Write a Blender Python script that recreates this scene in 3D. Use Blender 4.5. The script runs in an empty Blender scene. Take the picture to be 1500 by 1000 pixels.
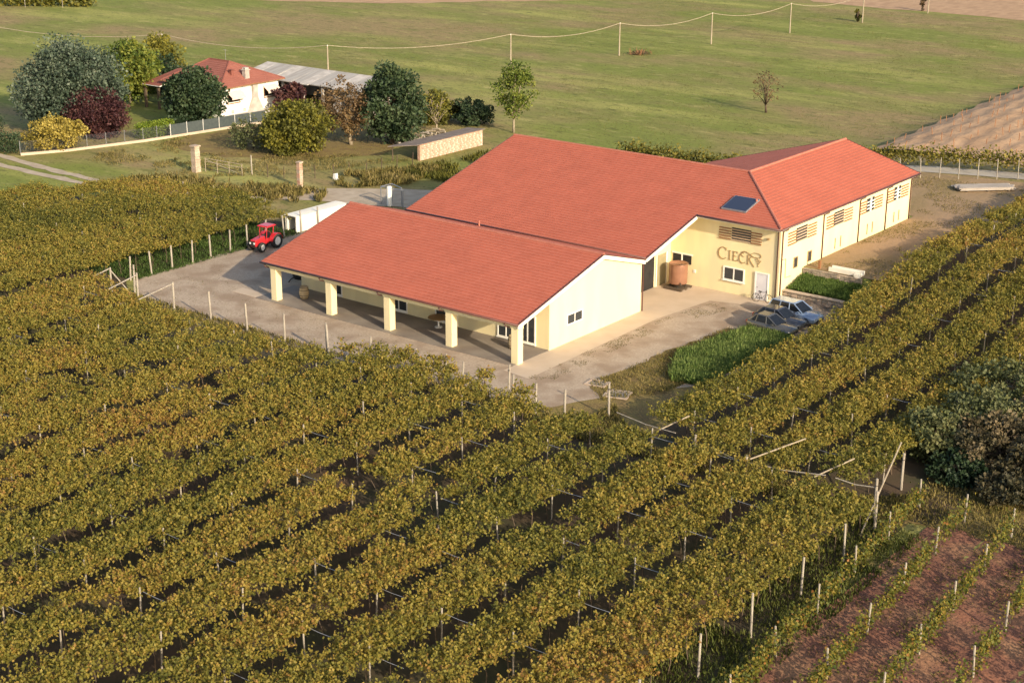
import bpy, bmesh, math, random
import numpy as np
from mathutils import Matrix, Vector
R = math.radians
rng = np.random.default_rng(7)
random.seed(7)
scene = bpy.context.scene
col = scene.collection

# ------------------------------------------------------------------ camera
cam_d = bpy.data.cameras.new('camera')
cam = bpy.data.objects.new('camera', cam_d)
col.objects.link(cam)
CAM = Vector((62.625, -81.573, 36.898))
YAW, PITCH, ROLL = 0.65913, 0.32834, 0.0041
cam.matrix_world = (Matrix.Translation(CAM) @ Matrix.Rotation(YAW, 4, 'Z')
                    @ Matrix.Rotation(math.pi / 2 - PITCH, 4, 'X') @ Matrix.Rotation(ROLL, 4, 'Z'))
cam_d.sensor_width = 36.0
cam_d.lens = 2289.0 / 1500.0 * 36.0
cam_d.clip_start = 1.0
cam_d.clip_end = 9000.0
scene.camera = cam

# ------------------------------------------------------------------ light
SUN_AZ, SUN_EL = R(-18.0), R(22.0)          # azimuth measured from +X
sdir = Vector((math.cos(SUN_AZ) * math.cos(SUN_EL), math.sin(SUN_AZ) * math.cos(SUN_EL), math.sin(SUN_EL)))
world = bpy.data.worlds.new('World')
scene.world = world
world.use_nodes = True
wn = world.node_tree
bg = wn.nodes['Background']
sky = wn.nodes.new('ShaderNodeTexSky')
sky.sky_type = 'NISHITA'
sky.sun_disc = False
sky.sun_elevation = SUN_EL
sky.sun_rotation = math.atan2(sdir.x, sdir.y)
sky.air_density = 1.0
sky.dust_density = 2.5
sky.ozone_density = 1.0
wn.links.new(sky.outputs[0], bg.inputs['Color'])
bg.inputs['Strength'].default_value = 0.15
sun_d = bpy.data.lights.new('sun', 'SUN')
sun_d.energy = 4.2
sun_d.angle = R(0.6)
sun_d.color = (1.0, 0.845, 0.63)
sun = bpy.data.objects.new('sun', sun_d)
col.objects.link(sun)
sun.rotation_euler = sdir.to_track_quat('Z', 'Y').to_euler()
sun.location = (80, -30, 60)
scene.view_settings.view_transform = 'Standard'
scene.view_settings.look = 'None'
scene.view_settings.exposure = 0.62
scene.view_settings.gamma = 1.0
scene.view_settings.use_curve_mapping = False
scene.render.engine = 'CYCLES'
scene.cycles.max_bounces = 6
scene.cycles.diffuse_bounces = 3
scene.cycles.transmission_bounces = 4
scene.cycles.use_denoising = True

# ------------------------------------------------------------------ materials
MATS = {}
def nodes_of(name):
    m = bpy.data.materials.new(name)
    m.use_nodes = True
    nt = m.node_tree
    return m, nt, nt.nodes['Principled BSDF']

def mat(name, c, c2=None, scale=4.0, rough=0.75, bump=0.0, bscale=None, metal=0.0, spec=0.3, detail=5.0, stretch=(1, 1, 1), coat=0.0, c3=None, scale3=0.15):
    """two-tone noise surface, optional third large-scale tone, optional fine relief"""
    m, nt, b = nodes_of(name)
    N, L = nt.nodes, nt.links
    b.inputs['Roughness'].default_value = rough
    b.inputs['Metallic'].default_value = metal
    b.inputs['Specular IOR Level'].default_value = spec
    b.inputs['Coat Weight'].default_value = coat
    tc = N.new('ShaderNodeTexCoord')
    mp = N.new('ShaderNodeMapping')
    mp.inputs['Scale'].default_value = stretch
    L.new(tc.outputs['Object'], mp.inputs['Vector'])
    if c2 is None:
        c2 = tuple(x * 0.86 for x in c)
    nz = N.new('ShaderNodeTexNoise')
    nz.inputs['Scale'].default_value = scale
    nz.inputs['Detail'].default_value = detail
    L.new(mp.outputs[0], nz.inputs['Vector'])
    rp = N.new('ShaderNodeValToRGB')
    rp.color_ramp.elements[0].position = 0.35
    rp.color_ramp.elements[1].position = 0.66
    rp.color_ramp.elements[0].color = (*c, 1)
    rp.color_ramp.elements[1].color = (*c2, 1)
    L.new(nz.outputs['Fac'], rp.inputs['Fac'])
    out = rp.outputs['Color']
    if c3 is not None:
        n3 = N.new('ShaderNodeTexNoise')
        n3.inputs['Scale'].default_value = scale3
        n3.inputs['Detail'].default_value = 4.0
        L.new(mp.outputs[0], n3.inputs['Vector'])
        r3 = N.new('ShaderNodeValToRGB')
        r3.color_ramp.elements[0].position = 0.45
        r3.color_ramp.elements[1].position = 0.62
        L.new(n3.outputs['Fac'], r3.inputs['Fac'])
        mx = N.new('ShaderNodeMix')
        mx.data_type = 'RGBA'
        L.new(r3.outputs['Color'], mx.inputs[0])
        L.new(out, mx.inputs[6])
        mx.inputs[7].default_value = (*c3, 1)
        out = mx.outputs[2]
    L.new(out, b.inputs['Base Color'])
    if bump > 0:
        nb = N.new('ShaderNodeTexNoise')
        nb.inputs['Scale'].default_value = bscale or scale * 3
        nb.inputs['Detail'].default_value = 6.0
        L.new(mp.outputs[0], nb.inputs['Vector'])
        bp = N.new('ShaderNodeBump')
        bp.inputs['Strength'].default_value = min(1.0, bump)
        bp.inputs['Distance'].default_value = 0.1 * bump
        L.new(nb.outputs['Fac'], bp.inputs['Height'])
        L.new(bp.outputs['Normal'], b.inputs['Normal'])
    MATS[name] = m
    return m

def leafmat(name, stops, trans=0.35, rough=0.55):
    """foliage: colour of each leaf from its own 'tint' value"""
    m, nt, b = nodes_of(name)
    N, L = nt.nodes, nt.links
    at = N.new('ShaderNodeAttribute')
    at.attribute_name = 'tint'
    rp = N.new('ShaderNodeValToRGB')
    cr = rp.color_ramp
    while len(cr.elements) < len(stops):
        cr.elements.new(0.5)
    for e, (p, c) in zip(cr.elements, stops):
        e.position = p
        e.color = (*c, 1)
    L.new(at.outputs['Fac'], rp.inputs['Fac'])
    L.new(rp.outputs['Color'], b.inputs['Base Color'])
    b.inputs['Roughness'].default_value = rough
    b.inputs['Specular IOR Level'].default_value = 0.25
    tr = N.new('ShaderNodeBsdfTranslucent')
    L.new(rp.outputs['Color'], tr.inputs['Color'])
    mx = N.new('ShaderNodeMixShader')
    mx.inputs[0].default_value = trans
    L.new(b.outputs[0], mx.inputs[1])
    L.new(tr.outputs[0], mx.inputs[2])
    L.new(mx.outputs[0], nt.nodes['Material Output'].inputs['Surface'])
    MATS[name] = m
    return m

def tilemat(name, stops, rough=0.8):
    m, nt, b = nodes_of(name)
    N, L = nt.nodes, nt.links
    at = N.new('ShaderNodeAttribute'); at.attribute_name = 'tint'
    rp = N.new('ShaderNodeValToRGB')
    while len(rp.color_ramp.elements) < len(stops):
        rp.color_ramp.elements.new(0.5)
    for e, (p, c) in zip(rp.color_ramp.elements, stops):
        e.position = p; e.color = (*c, 1)
    L.new(at.outputs['Fac'], rp.inputs['Fac'])
    tc = N.new('ShaderNodeTexCoord')
    nz = N.new('ShaderNodeTexNoise'); nz.inputs['Scale'].default_value = 0.5; nz.inputs['Detail'].default_value = 6
    L.new(tc.outputs['Object'], nz.inputs['Vector'])
    mr = N.new('ShaderNodeMapRange')
    mr.inputs['From Min'].default_value = 0.3; mr.inputs['From Max'].default_value = 0.7
    mr.inputs['To Min'].default_value = 0.93; mr.inputs['To Max'].default_value = 1.06
    L.new(nz.outputs['Fac'], mr.inputs['Value'])
    mx = N.new('ShaderNodeMix'); mx.data_type = 'RGBA'; mx.blend_type = 'MULTIPLY'
    mx.inputs[0].default_value = 1.0
    L.new(rp.outputs['Color'], mx.inputs[6]); L.new(mr.outputs[0], mx.inputs[7])
    L.new(mx.outputs[2], b.inputs['Base Color'])
    b.inputs['Roughness'].default_value = rough
    b.inputs['Specular IOR Level'].default_value = 0.25
    MATS[name] = m
    return m

def glassmat(name, c, rough=0.06):
    m, nt, b = nodes_of(name)
    b.inputs['Base Color'].default_value = (*c, 1)
    b.inputs['Roughness'].default_value = rough
    b.inputs['Specular IOR Level'].default_value = 0.7
    MATS[name] = m
    return m

# walls and building trim
mat('plaster', (0.80, 0.69, 0.405), (0.75, 0.635, 0.36), 0.9, 0.9, 0.10, 30, c3=(0.70, 0.60, 0.37), scale3=0.55, stretch=(1, 1, 0.3))
mat('white_paint', (0.80, 0.77, 0.70), (0.74, 0.71, 0.63), 2.0, 0.7)
mat('white_plaster', (0.82, 0.80, 0.74), (0.74, 0.71, 0.64), 0.8, 0.9, 0.1, 30)
mat('gutter_brown', (0.085, 0.03, 0.022), (0.11, 0.04, 0.03), 3.0, 0.45, spec=0.5)
mat('slat_brown', (0.30, 0.15, 0.07), (0.24, 0.11, 0.05), 6.0, 0.7)
mat('slat_pale', (0.52, 0.38, 0.26), (0.46, 0.33, 0.22), 6.0, 0.7)
mat('letter_brown', (0.37, 0.25, 0.12), (0.31, 0.20, 0.095), 4.0, 0.7)
mat('dark_void', (0.02, 0.018, 0.018), (0.03, 0.027, 0.025), 2.0, 0.9)
mat('door_white', (0.68, 0.66, 0.68), (0.62, 0.60, 0.62), 2.0, 0.5)
mat('door_olive', (0.30, 0.26, 0.15), (0.25, 0.22, 0.13), 2.0, 0.6)
glassmat('glass', (0.035, 0.04, 0.045))
m_cg = glassmat('car_glass', (0.012, 0.014, 0.018), 0.12)
m_cg.node_tree.nodes['Principled BSDF'].inputs['Specular IOR Level'].default_value = 0.3
glassmat('solar_cell', (0.022, 0.03, 0.06), 0.5)
mat('alu', (0.35, 0.35, 0.36), (0.30, 0.30, 0.31), 5.0, 0.4, metal=0.6)
tilemat('tile', [(0.0, (0.36, 0.098, 0.059)), (0.5, (0.43, 0.122, 0.073)), (1.0, (0.50, 0.155, 0.098))])
tilemat('tile_old', [(0.0, (0.21, 0.075, 0.055)), (0.5, (0.27, 0.10, 0.072)), (1.0, (0.34, 0.14, 0.10))])
mat('tile_ridge', (0.36, 0.12, 0.08), (0.42, 0.155, 0.105), 3.0, 0.8)
# ground
def fieldmat(name):
    """mown meadow: green and brown drifts, pale mowing streaks, fine tufts"""
    m, nt, b = nodes_of(name)
    N, L = nt.nodes, nt.links
    b.inputs['Roughness'].default_value = 0.95
    b.inputs['Specular IOR Level'].default_value = 0.1
    tc = N.new('ShaderNodeTexCoord')
    def noise(scale, stretch, rot, detail, lo, hi, loc=(0, 0, 0)):
        mp = N.new('ShaderNodeMapping')
        mp.inputs['Rotation'].default_value = (0, 0, rot); mp.inputs['Scale'].default_value = stretch; mp.inputs['Location'].default_value = loc
        L.new(tc.outputs['Object'], mp.inputs['Vector'])
        n = N.new('ShaderNodeTexNoise'); n.inputs['Scale'].default_value = scale; n.inputs['Detail'].default_value = detail; n.inputs['Roughness'].default_value = 0.6
        L.new(mp.outputs[0], n.inputs['Vector'])
        r = N.new('ShaderNodeMapRange'); r.inputs['From Min'].default_value = lo; r.inputs['From Max'].default_value = hi
        L.new(n.outputs['Fac'], r.inputs['Value'])
        return r.outputs[0]
    def mix(f, a, c):
        x = N.new('ShaderNodeMix'); x.data_type = 'RGBA'
        L.new(f, x.inputs[0])
        if isinstance(a, tuple): x.inputs[6].default_value = (*a, 1)
        else: L.new(a, x.inputs[6])
        x.inputs[7].default_value = (*c, 1)
        return x.outputs[2]
    c = mix(noise(.020, (1, 1.9, 1), .4, 5, .44, .58), (.178, .200, .046), (.262, .196, .092))
    c = mix(noise(.06, (.35, 1.6, 1), .62, 8, .52, .68, (7, 3, 0)), c, (.315, .305, .088))
    c = mix(noise(.16, (.5, 1.5, 1), .55, 8, .55, .78, (31, 9, 0)), c, (.150, .162, .045))
    c = mix(noise(.45, (.5, 1.4, 1), .62, 9, .55, .72, (3, 50, 0)), c, (.35, .31, .115))
    c = mix(noise(.7, (.6, 1.3, 1), .62, 9, .54, .70, (13, 5, 0)), c, (.112, .118, .036))
    c = mix(noise(2.6, (.8, 1.2, 1), .62, 4, .56, .66, (23, 15, 0)), c, (.098, .100, .034))
    L.new(c, b.inputs['Base Color'])
    MATS[name] = m
fieldmat('field_grass')
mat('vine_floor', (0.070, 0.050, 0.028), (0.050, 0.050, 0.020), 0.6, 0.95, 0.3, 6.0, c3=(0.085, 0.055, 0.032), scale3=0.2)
mat('gravel', (0.43, 0.345, 0.255), (0.33, 0.255, 0.185), 7.0, 0.95, 0.5, 14.0, detail=14, c3=(0.285, 0.21, 0.145), scale3=0.42)
mat('driveway', (0.44, 0.36, 0.265), (0.34, 0.27, 0.19), 0.9, 0.95, 0.5, 4.0, detail=9)
mat('concrete', (0.50, 0.40, 0.30), (0.45, 0.355, 0.26), 0.6, 0.9, 0.15, 12, detail=8)
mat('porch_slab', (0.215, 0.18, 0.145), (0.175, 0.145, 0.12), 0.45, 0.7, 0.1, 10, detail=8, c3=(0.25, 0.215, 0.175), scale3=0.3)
mat('upper_soil', (0.30, 0.20, 0.105), (0.23, 0.165, 0.07), 0.35, 0.95, 0.8, 4.0, detail=9, stretch=(1, 0.5, 1), c3=(0.34, 0.225, 0.13), scale3=0.12)
mat('dry_grass', (0.22, 0.165, 0.05), (0.17, 0.115, 0.045), 0.9, 0.95, 0.9, 6.0, detail=8)
mat('tilled_soil', (0.44, 0.285, 0.165), (0.33, 0.205, 0.115), 0.7, 0.95, 0.9, 3.0, detail=9, stretch=(1, 0.35, 1))
mat('red_soil', (0.24, 0.105, 0.060), (0.14, 0.064, 0.044), 0.9, 0.95, 0.9, 5.0, detail=10, c3=(0.26, 0.14, 0.075), scale3=0.35)
mat('road_pale', (0.40, 0.36, 0.30), (0.33, 0.29, 0.24), 0.6, 0.9, 0.1, 8)
# timber, stone, metal
mat('post_wood', (0.36, 0.32, 0.255), (0.24, 0.205, 0.165), 5.0, 0.85, stretch=(1, 1, 0.2))
mat('pole_wood', (0.38, 0.32, 0.23), (0.27, 0.22, 0.155), 5.0, 0.85, stretch=(1, 1, 0.2))
mat('wire', (0.42, 0.41, 0.40), (0.36, 0.35, 0.34), 3.0, 0.4, metal=0.5)
mat('bark', (0.12, 0.085, 0.055), (0.075, 0.055, 0.038), 6.0, 0.95, 0.6, 12, stretch=(1, 1, 0.3))
mat('bark_pale', (0.36, 0.30, 0.21), (0.26, 0.21, 0.145), 6.0, 0.95, 0.5, 12, stretch=(1, 1, 0.3))
mat('stone', (0.36, 0.30, 0.23), (0.24, 0.20, 0.155), 3.0, 0.95, 0.7, 10)
mat('stone_pale', (0.50, 0.39, 0.29), (0.36, 0.27, 0.195), 2.0, 0.95, 0.5, 8)
mat('brick', (0.44, 0.235, 0.155), (0.54, 0.35, 0.25), 2.2, 0.95, 0.6, 9, c3=(0.60, 0.46, 0.36), scale3=0.6)
mat('render_old', (0.46, 0.42, 0.37), (0.34, 0.30, 0.26), 1.2, 0.95, 0.4, 8)
mat('sheet_grey', (0.40, 0.375, 0.34), (0.30, 0.275, 0.245), 0.8, 0.8, 0.2, 6, stretch=(3, 0.4, 1))
mat('sheet_pale', (0.52, 0.48, 0.43), (0.38, 0.345, 0.305), 1.2, 0.85, 0.2, 6)
mat('tarp_white', (0.78, 0.74, 0.64), (0.72, 0.67, 0.57), 0.8, 0.7, 0.15, 4)
mat('iron', (0.05, 0.045, 0.04), (0.08, 0.06, 0.045), 5.0, 0.6, metal=0.4)
mat('green_screen', (0.05, 0.062, 0.062), (0.065, 0.078, 0.074), 3.0, 0.8)
mat('copper', (0.34, 0.175, 0.11), (0.29, 0.145, 0.09), 1.5, 0.25, metal=0.3, spec=0.5)
mat('barrel_wood', (0.42, 0.33, 0.20), (0.33, 0.25, 0.145), 4.0, 0.7, stretch=(1, 1, 0.2))
mat('table_wood', (0.30, 0.19, 0.09), (0.24, 0.145, 0.065), 4.0, 0.6)
mat('tractor_red', (0.52, 0.025, 0.03), (0.44, 0.02, 0.025), 3.0, 0.35, spec=0.5, coat=0.3)
mat('rubber', (0.02, 0.02, 0.02), (0.035, 0.033, 0.03), 5.0, 0.85)
mat('rim_white', (0.66, 0.63, 0.58), (0.54, 0.51, 0.46), 3.0, 0.5)
mat('car_silver', (0.27, 0.34, 0.45), (0.25, 0.32, 0.43), 3.0, 0.25, metal=0.35, coat=0.6)
mat('car_dark', (0.06, 0.065, 0.08), (0.05, 0.055, 0.07), 3.0, 0.22, metal=0.4, coat=0.6)
mat('car_grey', (0.13, 0.125, 0.115), (0.115, 0.11, 0.10), 3.0, 0.25, metal=0.5, coat=0.6)
mat('lamp_glass', (0.7, 0.7, 0.68), (0.65, 0.65, 0.62), 3.0, 0.15)
mat('tail_red', (0.35, 0.02, 0.02), (0.3, 0.02, 0.02), 3.0, 0.2)
mat('black_cover', (0.022, 0.022, 0.024), (0.03, 0.03, 0.03), 2.0, 0.7, 0.2, 5)
mat('awning', (0.72, 0.58, 0.47), (0.66, 0.52, 0.42), 3.0, 0.85)
mat('shed_roof', (0.16, 0.125, 0.105), (0.22, 0.18, 0.15), 1.5, 0.9, 0.3, 6)
mat('plank_grey', (0.40, 0.35, 0.30), (0.30, 0.26, 0.22), 2.0, 0.9, stretch=(0.3, 0.3, 3))
mat('skin_grey', (0.3, 0.3, 0.3))

# foliage
leafmat('vine_leaf', [(0.0, (0.100, 0.105, 0.022)), (0.28, (0.190, 0.176, 0.032)), (0.60, (0.295, 0.236, 0.044)), (0.86, (0.36, 0.252, 0.052)), (1.0, (0.29, 0.160, 0.044))], 0.45)
leafmat('young_leaf', [(0.0, (0.05, 0.075, 0.014)), (0.4, (0.13, 0.135, 0.02)), (0.8, (0.26, 0.19, 0.03)), (1.0, (0.28, 0.12, 0.03))])
leafmat('cedar_leaf', [(0.0, (0.035, 0.055, 0.035)), (0.5, (0.07, 0.098, 0.062)), (1.0, (0.14, 0.165, 0.115))], 0.15)
leafmat('bright_leaf', [(0.0, (0.05, 0.08, 0.012)), (0.5, (0.12, 0.16, 0.025)), (1.0, (0.22, 0.23, 0.04))], 0.3)
leafmat('purple_leaf', [(0.0, (0.028, 0.012, 0.014)), (0.5, (0.060, 0.022, 0.024)), (1.0, (0.115, 0.05, 0.04))], 0.2)
leafmat('gold_leaf', [(0.0, (0.13, 0.115, 0.025)), (0.5, (0.33, 0.255, 0.05)), (1.0, (0.50, 0.40, 0.10))], 0.3)
leafmat('dark_leaf', [(0.0, (0.016, 0.032, 0.014)), (0.5, (0.04, 0.066, 0.028)), (1.0, (0.085, 0.115, 0.05))], 0.2)
leafmat('olive_leaf', [(0.0, (0.055, 0.055, 0.014)), (0.5, (0.125, 0.125, 0.02)), (1.0, (0.24, 0.21, 0.03))], 0.3)
leafmat('brown_leaf', [(0.0, (0.07, 0.05, 0.025)), (0.5, (0.15, 0.09, 0.04)), (1.0, (0.22, 0.15, 0.065))], 0.3)
leafmat('scrub_leaf', [(0.0, (0.055, 0.066, 0.026)), (0.5, (0.105, 0.122, 0.046)), (1.0, (0.18, 0.18, 0.075))], 0.3)
leafmat('dry_leaf', [(0.0, (0.045, 0.044, 0.022)), (0.5, (0.095, 0.080, 0.040)), (1.0, (0.19, 0.14, 0.072))], 0.25)
leafmat('hedge_leaf', [(0.0, (0.06, 0.10, 0.012)), (0.5, (0.14, 0.20, 0.02)), (1.0, (0.24, 0.28, 0.03))], 0.3)
leafmat('grass_blade', [(0.0, (0.06, 0.105, 0.025)), (0.5, (0.16, 0.25, 0.06)), (1.0, (0.29, 0.36, 0.11))], 0.5)
leafmat('straw_blade', [(0.0, (0.12, 0.115, 0.03)), (0.5, (0.25, 0.20, 0.062)), (1.0, (0.38, 0.29, 0.12))], 0.4)
leafmat('field_blade', [(0.0, (0.085, 0.105, 0.022)), (0.5, (0.14, 0.145, 0.032)), (1.0, (0.21, 0.175, 0.055))], 0.3)

# ------------------------------------------------------------------ object helpers
def tag(o, label=None, cat=None, group=None, kind=None):
    if label: o['label'] = label
    if cat: o['category'] = cat
    if group: o['group'] = group
    if kind: o['kind'] = kind
    return o

def empty(name, loc=(0, 0, 0), rz=0.0, label=None, cat=None, group=None):
    o = bpy.data.objects.new(name, None)
    o.empty_display_size = 0.3
    col.objects.link(o)
    o.location = loc
    o.rotation_euler = (0, 0, rz)
    return tag(o, label, cat, group)

class MB:
    """collects simple solids; build() links them as one mesh object"""
    def __init__(s):
        s.v, s.f, s.smooth = [], [], False
    def add(s, vs, fs):
        n = len(s.v)
        s.v += [tuple(p) for p in vs]
        s.f += [tuple(i + n for i in f) for f in fs]
        return s
    def box(s, x0, x1, y0, y1, z0, z1):
        return s.add([(x0, y0, z0), (x1, y0, z0), (x1, y1, z0), (x0, y1, z0), (x0, y0, z1), (x1, y0, z1), (x1, y1, z1), (x0, y1, z1)],
                     [(3, 2, 1, 0), (4, 5, 6, 7), (0, 1, 5, 4), (1, 2, 6, 5), (2, 3, 7, 6), (3, 0, 4, 7)])
    def hexa(s, b, t):
        """solid from 4 bottom and 4 top corners (same winding, counter-clockwise from above)"""
        return s.add(list(b) + list(t), [(3, 2, 1, 0), (4, 5, 6, 7), (0, 1, 5, 4), (1, 2, 6, 5), (2, 3, 7, 6), (3, 0, 4, 7)])
    def prism(s, poly, axis, a0, a1):
        """extrude a 2-D outline along axis 0/1/2"""
        def P(p, a):
            if axis == 0: return (a, p[0], p[1])
            if axis == 1: return (p[0], a, p[1])
            return (p[0], p[1], a)
        n = len(poly)
        vs = [P(p, a0) for p in poly] + [P(p, a1) for p in poly]
        fs = [tuple(range(n)), tuple(range(2 * n - 1, n - 1, -1))]
        fs += [(i, i + n, (i + 1) % n + n, (i + 1) % n) for i in range(n)]
        return s.add(vs, fs)
    def tube(s, pts, r, n=6, r1=None, cap=True):
        pts = [Vector(p) for p in pts]
        k = len(pts)
        rs = r if isinstance(r, (list, tuple)) else [r + ((r1 if r1 is not None else r) - r) * i / max(1, k - 1) for i in range(k)]
        vs, up = [], None
        for i, p in enumerate(pts):
            d = (pts[min(i + 1, k - 1)] - pts[max(i - 1, 0)]).normalized()
            if up is None:
                up = Vector((0, 0, 1)) if abs(d.z) < 0.9 else Vector((1, 0, 0))
            a = d.cross(up)
            if a.length < 1e-4: a = d.orthogonal()
            a.normalize()
            b = d.cross(a).normalized()
            up = a.cross(d) if a.cross(d).length > 1e-4 else up
            for j in range(n):
                t = 2 * math.pi * j / n
                vs.append(p + (a * math.cos(t) + b * math.sin(t)) * rs[i])
        fs = []
        for i in range(k - 1):
            for j in range(n):
                fs.append((i * n + j, i * n + (j + 1) % n, (i + 1) * n + (j + 1) % n, (i + 1) * n + j))
        if cap:
            fs.append(tuple(range(n - 1, -1, -1)))
            fs.append(tuple(range((k - 1) * n, k * n)))
        return s.add(vs, fs)
    def lathe(s, prof, n=20, c=(0, 0, 0), axis='Z'):
        vs, fs, k = [], [], len(prof)
        for r, z in prof:
            for j in range(n):
                t = 2 * math.pi * j / n
                if axis == 'Z': p = (c[0] + r * math.cos(t), c[1] + r * math.sin(t), c[2] + z)
                elif axis == 'X': p = (c[0] + z, c[1] + r * math.cos(t), c[2] + r * math.sin(t))
                else: p = (c[0] + r * math.cos(t), c[1] + z, c[2] + r * math.sin(t))
                vs.append(p)
        for i in range(k - 1):
            for j in range(n):
                fs.append((i * n + j, i * n + (j + 1) % n, (i + 1) * n + (j + 1) % n, (i + 1) * n + j))
        fs.append(tuple(range(n - 1, -1, -1)))
        fs.append(tuple(range((k - 1) * n, k * n)))
        return s.add(vs, fs)
    def build(s, name, m, parent=None, smooth=False, bevel=0.0, loc=None):
        me = bpy.data.meshes.new(name)
        me.from_pydata(s.v, [], s.f)
        bm = bmesh.new(); bm.from_mesh(me)
        bmesh.ops.recalc_face_normals(bm, faces=bm.faces)
        bm.to_mesh(me); bm.free()
        if smooth:
            me.polygons.foreach_set('use_smooth', [True] * len(me.polygons))
        me.materials.append(MATS[m])
        return place(name, me, parent, loc, bevel)

def place(name, me, parent=None, loc=None, bevel=0.0, rot=None):
    o = bpy.data.objects.new(name, me)
    col.objects.link(o)
    if parent is not None: o.parent = parent
    if loc is not None: o.location = loc
    if rot is not None: o.rotation_euler = rot
    if bevel > 0:
        b = o.modifiers.new('bevel', 'BEVEL')
        b.width = bevel; b.segments = 2; b.limit_method = 'ANGLE'
    return o

def shared(m, fn):
    """a mesh to be shared by alike pieces"""
    b = MB(); fn(b)
    me = bpy.data.meshes.new('piece')
    me.from_pydata(b.v, [], b.f)
    bm = bmesh.new(); bm.from_mesh(me); bmesh.ops.recalc_face_normals(bm, faces=bm.faces); bm.to_mesh(me); bm.free()
    me.materials.append(MATS[m])
    return me

def copy_tree(o, parent=None):
    c = o.copy(); col.objects.link(c); c.parent = parent
    for ch in list(o.children): copy_tree(ch, c)
    return c

# ------------------------------------------------------------------ numbers: noise, terrain, view
def S(t):
    t = np.clip(t, 0, 1)
    return t * t * (3 - 2 * t)

_tab = np.random.default_rng(11).random((256, 256))
def vnoise(x, y):
    xi = np.floor(x).astype(int); yi = np.floor(y).astype(int)
    fx = x - xi; fy = y - yi
    fx = fx * fx * (3 - 2 * fx); fy = fy * fy * (3 - 2 * fy)
    a = _tab[xi % 256, yi % 256]; b = _tab[(xi + 1) % 256, yi % 256]
    c = _tab[xi % 256, (yi + 1) % 256]; d = _tab[(xi + 1) % 256, (yi + 1) % 256]
    return (a * (1 - fx) + b * fx) * (1 - fy) + (c * (1 - fx) + d * fx) * fy
def fbm(x, y):
    return 0.55 * vnoise(x, y) + 0.3 * vnoise(x * 2.1 + 17, y * 2.1 + 5) + 0.15 * vnoise(x * 4.3 + 3, y * 4.3 + 29)

UP = 2.1
def terr(x, y):
    x = np.asarray(x, float); y = np.asarray(y, float)
    a = UP * S((y - 30) / 8.0) * S((x + 18) / 18.0)
    t = np.where(y < 25.3, 0.0, np.where(y < 25.42, 0.9 * (y - 25.3) / 0.12, np.where(y < 28.4, 0.9 + 0.45 * (y - 25.42) / 2.98, np.where(y < 28.52, 1.35 + 0.75 * (y - 28.4) / 0.12, UP))))
    a = np.where(x > 6.95, t, a)
    b = UP * S((y - 14.4) / 21.6)
    w = S((x - 12.6) / 1.0)
    return a * (1 - w) + b * w
def tz(x, y): return float(terr(x, y))

def pix(p):
    """picture coordinates (0..1) of points, only to leave out leaves far outside any view"""
    d = p - np.array(CAM)
    c, s_ = math.cos(YAW), math.sin(YAW)
    fh = np.array([-s_, c, 0]); cp, sp = math.cos(PITCH), math.sin(PITCH)
    z = d @ (fh * cp + np.array([0, 0, -sp])); a = d @ np.array([c, s_, 0]); b = d @ (fh * sp + np.array([0, 0, cp]))
    f = 2289.0 / 1500.0
    return 0.5 + a / z * f, 0.5 - b / z * f * 1.5
def inview(p, m=0.07):
    x, y = pix(p)
    return (x > -m) & (x < 1 + m) & (y > -m) & (y < 1 + m)

def leaves(name, P, A, L, tint, m, parent=None, width=0.42, flat=0.6):
    """many small folded leaves: P base points, A growth directions, L lengths"""
    n = len(P)
    A = A / (np.linalg.norm(A, axis=1, keepdims=True) + 1e-9)
    rv = rng.normal(size=(n, 3))
    up = np.array([0, 0, 1.0])
    nrm = up * flat + rv * (1 - flat) + np.array(sdir) * 0.25
    B = np.cross(A, nrm); B /= (np.linalg.norm(B, axis=1, keepdims=True) + 1e-9)
    Nn = np.cross(B, A)
    L = L[:, None]
    v = np.empty((n, 4, 3))
    v[:, 0] = P
    v[:, 1] = P + A * L * 0.45 + B * L * width + Nn * L * 0.14
    v[:, 2] = P + A * L
    v[:, 3] = P + A * L * 0.45 - B * L * width + Nn * L * 0.14
    me = bpy.data.meshes.new(name)
    me.vertices.add(n * 4)
    me.vertices.foreach_set('co', v.reshape(-1).astype(np.float32))
    base = (np.arange(n) * 4)[:, None]
    idx = np.concatenate([base + np.array([0, 1, 2]), base + np.array([0, 2, 3])], 1).reshape(-1).astype(np.int32)
    me.loops.add(len(idx)); me.loops.foreach_set('vertex_index', idx)
    me.polygons.add(n * 2)
    me.polygons.foreach_set('loop_start', (np.arange(n * 2) * 3).astype(np.int32))
    me.update(calc_edges=True)
    at = me.attributes.new('tint', 'FLOAT', 'POINT')
    at.data.foreach_set('value', np.repeat(np.clip(tint, 0, 1), 4).astype(np.float32))
    me.materials.append(MATS[m])
    return place(name, me, parent)
# ================================================================== SETTING
def axis_lines(lo, hi, step, extra, far):
    a = list(np.arange(lo, hi + 0.01, step)) + list(extra)
    x = hi
    while x < far:
        x += max(step, (x - hi) * 0.35 + step); a.append(x)
    x = lo
    while x > -far:
        x -= max(step, (lo - x) * 0.35 + step); a.append(x)
    return np.array(sorted(set(round(float(q), 3) for q in a)))

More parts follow.
